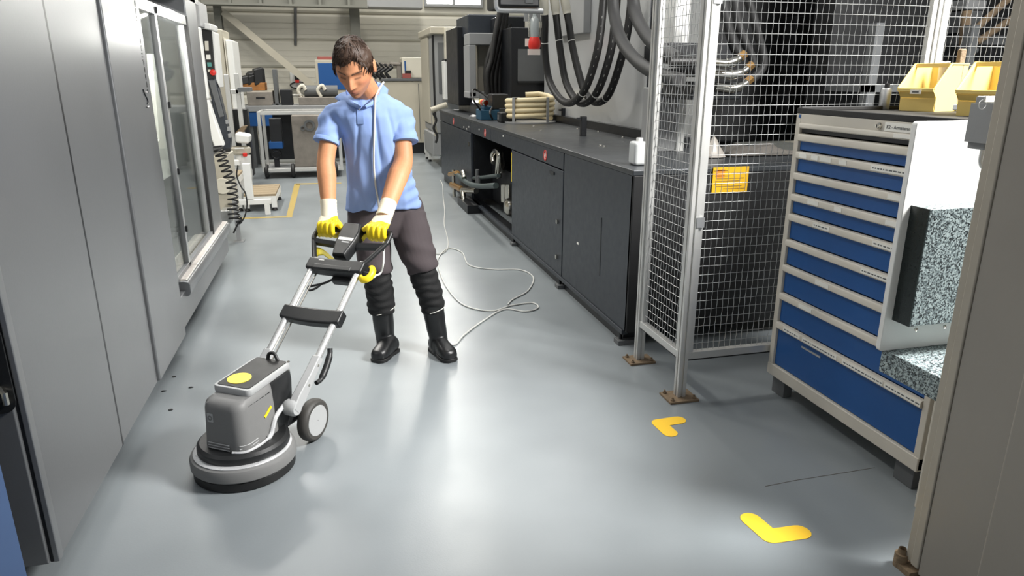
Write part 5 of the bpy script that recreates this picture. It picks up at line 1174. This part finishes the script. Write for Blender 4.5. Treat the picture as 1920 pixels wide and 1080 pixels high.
# skin tones painted by region (brows, lips, stubble, darker eye sockets and mouth line)
ca = bme.color_attributes.new('tone', 'FLOAT_COLOR', 'POINT')
base = lin('#c68a64'); lipc = lin('#a9625a'); brow = lin('#33241b'); stub = lin('#8d6350'); flush = lin('#c87c5c'); armc = lin('#c98d64')
def mixc(a, b, t): return tuple(a[i]*(1-t)+b[i]*t for i in range(3))+(1,)
cols = []
for v in bme.vertices:
    q = HI @ v.co; c = armc if v.co.z < 1.36 else base
    if q.length < .2 and q.y > .02:
        x, z = q.x, q.z; ax = abs(x)
        c = mixc(c, flush, .5*G(ax, z, .05, -.03, .02, .02)+.5*G(x, z, 0, -.03, .012, .02))
        st = sst(-.045, -.07, z)*sst(-.02, .03, q.y); st = max(st, .7*G(x, z, 0, -.053, .03, .007)); c = mixc(c, stub, .60*st)
        c = mixc(c, lipc, .8*max(G(x, z, 0, -.0605, .020, .0045), G(x, z, 0, -.0725, .017, .005)))
        c = mixc(c, lin('#5a3028'), .8*G(x, z, 0, -.0668, .021, .0016))
        bz = .0275-.10*(ax-.032)**2/.02+.0*ax; c = mixc(c, brow, .97*(1 if .012 < ax < .054 else 0)*math.exp(-((z-bz)/.0052)**2))
        c = mixc(c, brow, .75*(1 if .018 < ax < .045 else 0)*math.exp(-((z-(-.001+.0*ax))/.0030)**2))
        c = mixc(c, lin('#8a5a44'), .35*G(ax, z, .031, .008, .017, .009))
    cols += list(c)
ca.data.foreach_set('color', cols)
def skin_mat():
    m = bpy.data.materials.new('skin'); m.use_nodes = True; N = m.node_tree.nodes; L = m.node_tree.links; b = N['Principled BSDF']
    a = N.new('ShaderNodeAttribute'); a.attribute_name = 'tone'; tc = N.new('ShaderNodeTexCoord'); n = N.new('ShaderNodeTexNoise'); n.inputs['Scale'].default_value = 60; n.inputs['Detail'].default_value = 4
    L.new(tc.outputs['Object'], n.inputs['Vector']); mx = N.new('ShaderNodeMix'); mx.data_type = 'RGBA'; mx.blend_type = 'OVERLAY'; mx.inputs['Factor'].default_value = .12
    L.new(a.outputs['Color'], mx.inputs['A']); L.new(n.outputs['Fac'], mx.inputs['B']); L.new(mx.outputs['Result'], b.inputs['Base Color'])
    b.inputs['Roughness'].default_value = .58; b.inputs['Subsurface Weight'].default_value = .12; b.inputs['Subsurface Radius'].default_value = (.012, .005, .003); b.inputs['Subsurface Scale'].default_value = .5
    MATS['skin'] = m
skin_mat()
put('body', bme, 'skin', person)
# ---- hair: a shell over the skull plus combed locks
mat('hair_brown', '#3f2c1f', .5, 0, .35, 90, .3, 300, stretch=(1, 1, .3))
def hairline(th):
    a = abs((th+math.pi) % (2*math.pi)-math.pi)
    pts = [(0, .066), (.35, .060), (.62, .056), (.85, .044), (1.05, .012), (1.22, -.018), (1.42, -.022), (1.62, .016), (1.85, .010), (2.1, -.03), (2.6, -.062), (3.2, -.066)]
    t2 = (th+math.pi) % (2*math.pi)-math.pi
    adj = .012*math.exp(-((t2-.42)/.28)**2)-.010*math.exp(-((t2+.35)/.35)**2)
    for (a0, z0), (a1, z1) in zip(pts, pts[1:]):
        if a <= a1: return z0+(z1-z0)*(a-a0)/(a1-a0)+adj
    return -.066
hm = MB(); grid = {}; vs = []; fs = []
NTh, NPh = 110, 80
for j in range(NPh+1):
    ph = -math.pi/2+math.pi*(j+.001)/(NPh+.002)
    for i in range(NTh):
        th = 2*math.pi*i/NTh; p = head_pt(th, ph); hl = hairline(th)+.004*noise.noise(V((th*9, 3, 1)))
        m_ = (p.z-hl)/.02
        nrm = V((p.x/.0775**2, p.y/.096**2, p.z/.12**2)).normalized()
        a = abs((th+math.pi) % (2*math.pi)-math.pi)
        t_ = .014*(.55+.45*sst(.0, .06, p.z))+.006*sst(.06, .11, p.z)*sst(.0, .06, p.y+.02)
        t_ *= sst(-.1, 1.2, m_)
        t_ += sst(0, 1, m_)*(.0022*noise.noise(V((p.x*160+p.z*40, p.y*45, p.z*60)))+.002*noise.noise(V((p.x*60, p.y*30, 5))))
        vs.append(p+nrm*(t_-.002)); grid[(i, j)] = m_
for j in range(NPh):
    for i in range(NTh):
        i2 = (i+1) % NTh
        if max(grid[(i, j)], grid[(i2, j)], grid[(i, j+1)], grid[(i2, j+1)]) > -.12:
            fs.append((j*NTh+i, j*NTh+i2, (j+1)*NTh+i2, (j+1)*NTh+i))
hm.add([HM @ v for v in vs], fs)
rn = random.Random(11)
def lock(th, ph, dth, dph, L_, lift, w_):
    pts = []
    for k in range(5):
        t = k/4; p = head_pt(th+dth*t, ph+dph*t); nrm = V((p.x/.0775**2, p.y/.096**2, p.z/.12**2)).normalized()
        base_t = .010+.008*sst(.06, .11, p.z)
        pts.append(HM @ (p+nrm*(base_t+lift*math.sin(math.pi*min(1, t*1.0))*1.0-(.004 if k == 0 else 0)-.005*t)))
    hm.tube(pts, [w_*.6, w_, w_, w_*.7, w_*.12], 5, flat=.5)
for k in range(1500):
    th = rn.uniform(-math.pi, math.pi); a = abs(th); ph = math.asin(rn.uniform(-.3, .995))
    p = head_pt(th, ph)
    if p.z < hairline(th)+.016: continue
    if a < 1.1: lock(th, ph, rn.uniform(-.06, .06)-.16, -rn.uniform(.16, .30), 1, rn.uniform(.002, .005), rn.uniform(.0016, .0030))
    else: lock(th, ph, -.06*(1 if th > 0 else -1), -rn.uniform(.16, .28), 1, rn.uniform(.0005, .0025), rn.uniform(.0014, .0026))
for k in range(70):                                 # fringe swept to his right
    th = rn.uniform(-.85, .30); lock(th, .74+.16*rn.random(), -rn.uniform(.05, .22), -rn.uniform(.14, .26)-(.10 if th < -.1 else 0), 1, .005, .0028)
hair = hm.build('hair', 'hair_brown', person, ang=60)
# ---- polo shirt
mat('polo_blue', '#8ba4d6', .85, 0, .05, 14, .12, 900); mat('polo_trim', '#86a0d3', .85, 0, .05, 14, .12, 900)
sh = MB(); rows = [(392, 646, 792, 4.02, .150, 2.6), (345, 652, 778, 3.99, .150, 2.5), (300, 648, 764, 3.96, .145, 2.4), (255, 640, 754, 3.93, .145, 2.4), (224, 626, 757, 3.92, .138, 2.4), (208, 616, 766, 3.92, .122, 2.2), (198, 621, 758, 3.92, .104, 2.1), (189, 634, 744, 3.925, .090, 2.0), (181, 650, 728, 3.93, .078, 2.0), (175, 660, 718, 3.935, .070, 2.0)]
rings = []
for y, xl, xr, Yc, dp, pw in rows:
    a, b = py(xl, y, Yc), py(xr, y, Yc); c = (a+b)/2
    rings.append(ell(c, V(((b.x-a.x)/2, 0, 0)), V((0, dp, -.02)), 40, pw))
sh.loft(rings)
for S_, E_, tip, r in ((SHR, ELR, py(612, 266, 3.88), 1.0), (SHL, ELL, py(757, 266, 3.86), 1.16)):
    inner = S_+V((.09 if S_ is SHR else -.09, 0, .012))
    limb(sh, [inner, S_+V((0, 0, -.012)), S_.lerp(tip, .55), tip], [.050, .058*r, .064*r, .064*r], 22)
sme = remesh(sh, .006, 8)
fold_c = (py(700, 300, 3.8), )
def folds(p, n):                                    # cloth folds
    z = p.z; low = sst(1.38, 1.05, z)
    d = .0055*low*math.sin((p.x-.25)*70+4*math.sin(z*5+1)+p.y*9)*(.5+.5*noise.noise(V((p.x*5, p.y*5, z*2.5))))
    d += .008*noise.noise(V((p.x*9+z*4, p.y*8, z*5)))+.004*noise.noise(V((p.x*26, p.y*22, z*9+p.x*14)))
    armf = sst(.13, .20, abs(p.x-.19)); d += .004*armf*math.sin((z-.35*p.x)*95)
    for xc, amp, slope in ((.215, .010, .07), (.135, .008, -.10), (.285, .007, .2)):
        q = p.x-(xc+(1.42-z)*slope); d -= amp*math.exp(-(q/.011)**2)*sst(1.46, 1.36, z)*sst(.95, 1.2, z)*(1 if n.y < .2 else 0)
    return p+n*d
displace(sme, folds)
shirt = put('polo_shirt', sme, 'polo_blue', person)
for tip, S_, r in ((py(612, 266, 3.88), SHR, .0645), (py(757, 266, 3.86), SHL, .0745)):      # sleeve bands
    d = (tip-S_).normalized(); MB().tube([tip-d*.018, tip-d*.014, tip+d*.004, tip+d*.006], [r+.001, r+.004, r+.004, r], 28).build('sleeve_band', 'polo_trim', shirt)
# placket, button and collar
pk = [py(x, y, 3.92) for x, y in ((676, 205), (675, 225))]
def on_shirt(x, y, lift=.004):
    best = None; o = _C; d = ray(x, y).normalized(); 
    loc, nn, ix, dd = shirt_bvh.ray_cast(o, d)
    return loc+(o-loc).normalized()*lift if loc is not None else py(x, y, 3.8)
from mathutils.bvhtree import BVHTree
sbm = bmesh.new(); sbm.from_mesh(sme); shirt_bvh = BVHTree.FromBMesh(sbm); sbm.free()
pl = MB(); rowp = []
for k in range(9):
    y = 199+k*4.2; w_ = 6.0; rowp.append([on_shirt(674.5-w_+.2*k, y, .001), on_shirt(674.5-w_+.2*k, y, .006), on_shirt(674.5+w_+.2*k, y, .006), on_shirt(674.5+w_+.2*k, y, .001)])
pl.loft(rowp); pl.build('placket', 'polo_trim', shirt)
for y in (204,): MB().ball(on_shirt(674, y, .008), .006, 10, 6).build('button', 'label_white', shirt)
CO = {1: [(728, 168, 3.96), (726, 178, 3.90), (718, 188, 3.85), (702, 196, 3.80), (687, 202, 3.775)], -1: [(628, 183, 3.96), (636, 189, 3.90), (648, 194, 3.85), (662, 199, 3.80), (676, 204, 3.775)]}
CI = {1: [(707, 153, 3.97), (708, 163, 3.91), (703, 177, 3.86), (693, 189, 3.815), (682, 199, 3.785)], -1: [(648, 172, 3.97), (650, 178, 3.92), (657, 184, 3.87), (667, 192, 3.825), (679, 200, 3.785)]}
for s_ in (1, -1):                                  # the two collar flaps
    po = bez([py(*q) for q in CO[s_]], 5); pi = bez([py(*q) for q in CI[s_]], 5); ringc = []
    for o_, i_ in zip(po, pi):
        md = (o_+i_)/2+V((0, -.012, .006)); th = V((0, -.004, .002))
        ringc.append([i_, i_.lerp(md, .5)+th, md+th, md.lerp(o_, .6)+th, o_+th, o_-th*1.5, md-th*2, i_-th])
    MB().loft(ringc).build('collar', 'polo_trim', shirt, ang=70)
pb_ = bez([py(707, 153, 3.97), py(700, 150, 4.02), py(676, 152, 4.04), py(655, 160, 4.02), py(648, 172, 3.97)], 6); MB().loft([[p, p+V((0, .006, .0)), p+V((0, .03, -.05)), p+V((0, .02, -.05))] for p in pb_]).build('collar_stand', 'polo_trim', shirt, ang=70)
# ---- trousers, gaiters, boots
mat('trouser_grey', '#4a4244', .85, 0, .10, 12, .2, 500); mat('gaiter_black', '#161617', .8, 0, .2, 18, .25, 200); mat('boot_rubber', '#18191a', .38, 0, .12, 14, .04, 150)
tq = MB(); rows = [(372, 654, 788, 4.02, .125), (398, 650, 796, 4.02, .130), (420, 652, 804, 4.01, .125), (440, 658, 808, 4.0, .11)]
rings = []
for y, xl, xr, Yc, dp in rows:
    a, b = py(xl, y, Yc), py(xr, y, Yc); c = (a+b)/2; rings.append(ell(c, V(((b.x-a.x)/2, 0, 0)), V((0, dp, 0)), 36, 2.5))
tq.loft(rings)
limb(tq, [py(690, 410, 4.01), py(697, 455, 3.97), py(705, 492, 3.94), py(707, 507, 3.945)], [.105, .104, .092, .086], 24)
limb(tq, [py(764, 405, 4.0), py(776, 455, 3.94), py(788, 490, 3.90), py(793, 505, 3.895)], [.110, .110, .094, .088], 24)
tme = remesh(tq, .006, 6)
displace(tme, lambda p, n: p+n*(.007*noise.noise(V((p.x*9, p.y*8, p.z*13)))+.005*math.sin(p.z*60+p.x*25+3*noise.noise(p*6))*sst(.80, .55, p.z)))
put('trousers', tme, 'trouser_grey', person)
for cpts, rad, wl in (([py(704, 492, 3.94), py(709, 530, 3.94), py(713, 556, 3.96), py(716, 582, 3.98)], [.077, .080, .080, .077], 'R'), ([py(788, 496, 3.9), py(799, 530, 3.9), py(807, 556, 3.91), py(813, 580, 3.92)], [.077, .079, .075, .070], 'L')):
    gm_ = MB(); limb(gm_, cpts, rad, 26, 8); gme = remesh(gm_, .006, 4)
    displace(gme, lambda p, n: p+n*(.006*noise.noise(V((p.x*14, p.y*14, p.z*22)))+.003*math.sin(p.z*120+5*noise.noise(p*9))))
    gt = put('knee_gaiter', gme, 'gaiter_black', person)
    c = cpts[-1]; r = rad[-1]+.003
    MB().tube([c+V((r*math.cos(a), r*math.sin(a), .006+.022*math.cos(a))) for a in [math.radians(-115+130*k/14) for k in range(15)]], .0022, 6).build('piping', 'label_white', gt)
def boot(knee, ank, heel, toe, side):
    d = (toe-heel); d.z = 0; L_ = d.length; d.normalize(); n = V((-d.y, d.x, 0))
    m = MB(); top = knee.lerp(ank, .02); 
    limb(m, [top, top.lerp(ank, .5), ank+V((0, 0, .02)), ank.lerp(heel+d*.075, .6)+V((0, 0, -.0))], [.064, .062, .055, .054], 22)
    rr = []
    for t, w_, h_, zc in ((-.01, .028, .030, .045), (.06, .040, .046, .055), (.25, .043, .060, .066), (.45, .044, .056, .060), (.65, .050, .045, .050), (.82, .051, .039, .044), (.94, .042, .033, .040), (1.0, .020, .020, .036)):
        rr.append(ell(heel+d*(L_*t)+V((0, 0, zc)), n*w_, V((0, 0, h_)), 22, 2.4))
    m.loft(rr); limb(m, [ank+V((0,0,.03)), (ank+heel+d*.12)/2+V((0,0,-.02)), heel+d*(L_*.42)+V((0,0,.065))], [.05, .052, .046], 18)
    bme_ = remesh(m, .005, 6)
    displace(bme_, lambda p, n: V((p.x, p.y, max(p.z, .012)))+n*.003*noise.noise(p*14))
    b = put('boot', bme_, 'boot_rubber', person)
    s = MB(); out = []
    for t, w_ in ((-.02, .026), (.03, .040), (.2, .043), (.42, .040), (.65, .051), (.82, .053), (.95, .043), (1.012, .022)): out.append((t, w_))
    poly = [heel+d*(L_*t)+n*w_ for t, w_ in out]+[heel+d*(L_*t)-n*w_ for t, w_ in reversed(out)]
    s.prism([V((p.x, p.y, .0)) for p in poly], (0, 0, .022)); s.build('sole', 'black_rubber', b, bevel=.005)
    c = top; MB().tube([c+V((.064*math.cos(a), .064*math.sin(a), -.0)) for a in [2*math.pi*k/28 for k in range(28)]], .004, 6, closed=True).build('top_rim', 'boot_rubber', b)
boot(py(714, 552, 3.975), ANR, pz(741, 657), pz(705, 681), 1)
boot(py(808, 550, 3.91), ANL, pz(812, 655), pz(848, 680), -1)
# ---- gloves gripping the handle
mat('glove_yellow', '#f2d31a', .5, 0, .08, 24, .15, 250); mat('glove_cream', '#ece2c8', .9, 0, .05, 30, .25, 400)
FW = SM.to_3x3() @ V((0, -1, 0))                    # from the bar towards the camera, level
def glove(Gc, Wr, El, inner):
    """inner = +1 when the index finger lies towards +u"""
    u = GU*inner; Zv = V((0, 0, 1)); S_ = 1.12
    def cyl(off, phi, r): return Gc+u*off+(Zv*math.cos(phi)+FW*math.sin(phi))*r
    m = MB(); offs = [.036, .012, -.012, -.035]; lens = [1.0, 1.06, 1.0, .86]
    kn = []
    for o_, l_ in zip(offs, lens):
        o_ *= S_
        a = cyl(o_*.95, math.radians(5), .036); k1 = cyl(o_, math.radians(48), .046*l_); k2 = cyl(o_*1.0, math.radians(108), .040*l_); k3 = cyl(o_*.97, math.radians(165), .034); k4 = cyl(o_*.95, math.radians(225), .029)
        limb(m, [a, k1, k2, k3, k4], [.0150, .0148, .0130, .0118, .0085], 12, 4); kn.append(k1)
    pal = []
    for t in (0, .25, .5, .75, 1.0):
        c = Wr.lerp(cyl(0, math.radians(22), .037), t); w_ = .032+.017*sst(0, .7, t); h_ = .026-.008*t
        ax = (cyl(0, math.radians(22), .037)-Wr).normalized(); nn = ax.cross(u).normalized(); uu = nn.cross(ax).normalized()
        pal.append(ell(c, uu*w_*S_, nn*h_, 20, 2.5))
    m.loft(pal)
    tb = Wr.lerp(Gc, .45)+u*.032
    limb(m, [tb, tb+u*.022-Zv*.012+FW*.008, Gc+u*.068+Zv*.024+FW*.010, Gc+u*.088+Zv*.012+FW*.024], [.020, .0185, .0165, .010], 12, 5)
    me = remesh(m, .0030, 4)
    ax = (Gc-Wr).normalized(); L_ = (Gc-Wr).length
    g = put('glove', me, ['glove_yellow', 'glove_cream'], person)
    for poly in me.polygons:
        q = poly.center-Wr; t = q.dot(ax)/L_; s_ = q.dot(u)
        poly.material_index = 0 if t > .62-.9*max(0, s_-.035)/.1+.03*math.sin(s_*90) else 1
    d = (El-Wr).normalized(); cf = MB(); rr = []
    for k in range(13):
        t = k/12; rr.append((Wr-d*.026+d*(.095*t), .043+.003*math.sin(k*math.pi)+.0012*(k % 2)-.002*math.sin(math.pi*t)))
    cf.tube([p for p, r in rr], [r for p, r in rr], 26); cf.build('cuff', 'glove_cream', g)
glove(GR, WRR, ELR, 1); glove(GL, WRL, ELL, -1)
# ================================================================== power cord
mat('cord_grey', '#c9c9c4', .5, 0, .05, 20)
def on_body(x, y, lift): return on_shirt(x, y, lift)
cleat = SM @ HP(.195, .53)
pc = [cleat, SM @ HP(.215, .49, -.01), py(704, 517, cleat.y+.03), py(714, 511, cleat.y+.07), py(719, 490, cleat.y+.07), py(719, 455, GL.y+.02), py(717, 425, GL.y+.16), py(711, 392, 3.80)]
pc += [on_shirt(x, y, .009) for x, y in ((709, 375), (704, 345), (701, 310), (701, 275), (702, 240), (703, 205))]
pc += [on_shirt(705, 180, .03), nb+V((.075, .01, .085)), nb+V((.07, .09, .05)), nb+V((.06, .19, -.05)), nb+V((.07, .24, -.35)), V((.44, 4.25, .6)), V((.50, 4.16, .1)), V((.56, 4.06, .012)), pz(852, 646, .006)]
pc += [pz(x, y, .006) for x, y in ((870, 628), (905, 602), (945, 580), (985, 584), (1009, 577), (998, 568), (958, 573), (920, 583), (870, 572), (840, 542), (824, 508), (822, 484), (840, 466), (866, 473), (880, 497), (925, 505), (975, 506), (1000, 520), (990, 545), (962, 561), (952, 571))]
cd = MB().tube(bez(pc, 7), .0052, 8).build('power_cord', 'cord_grey')
tag(cd, 'pale grey power cord over the man\'s shoulder and looped on the floor', 'cord')
mc = [pz(x, y, .006) for x, y in ((952, 571), (946, 567), (930, 556))]
mc = [pz(x, y, .005) for x, y in ((806, 474), (826, 476), (838, 468), (840, 450), (833, 420), (834, 395), (831, 370), (830, 348), (826, 338))]
tag(MB().tube(bez(mc, 6), .005, 8).build('mains_cable', 'cord_grey'), 'thin grey cable running along the floor to the far machine', 'cable')
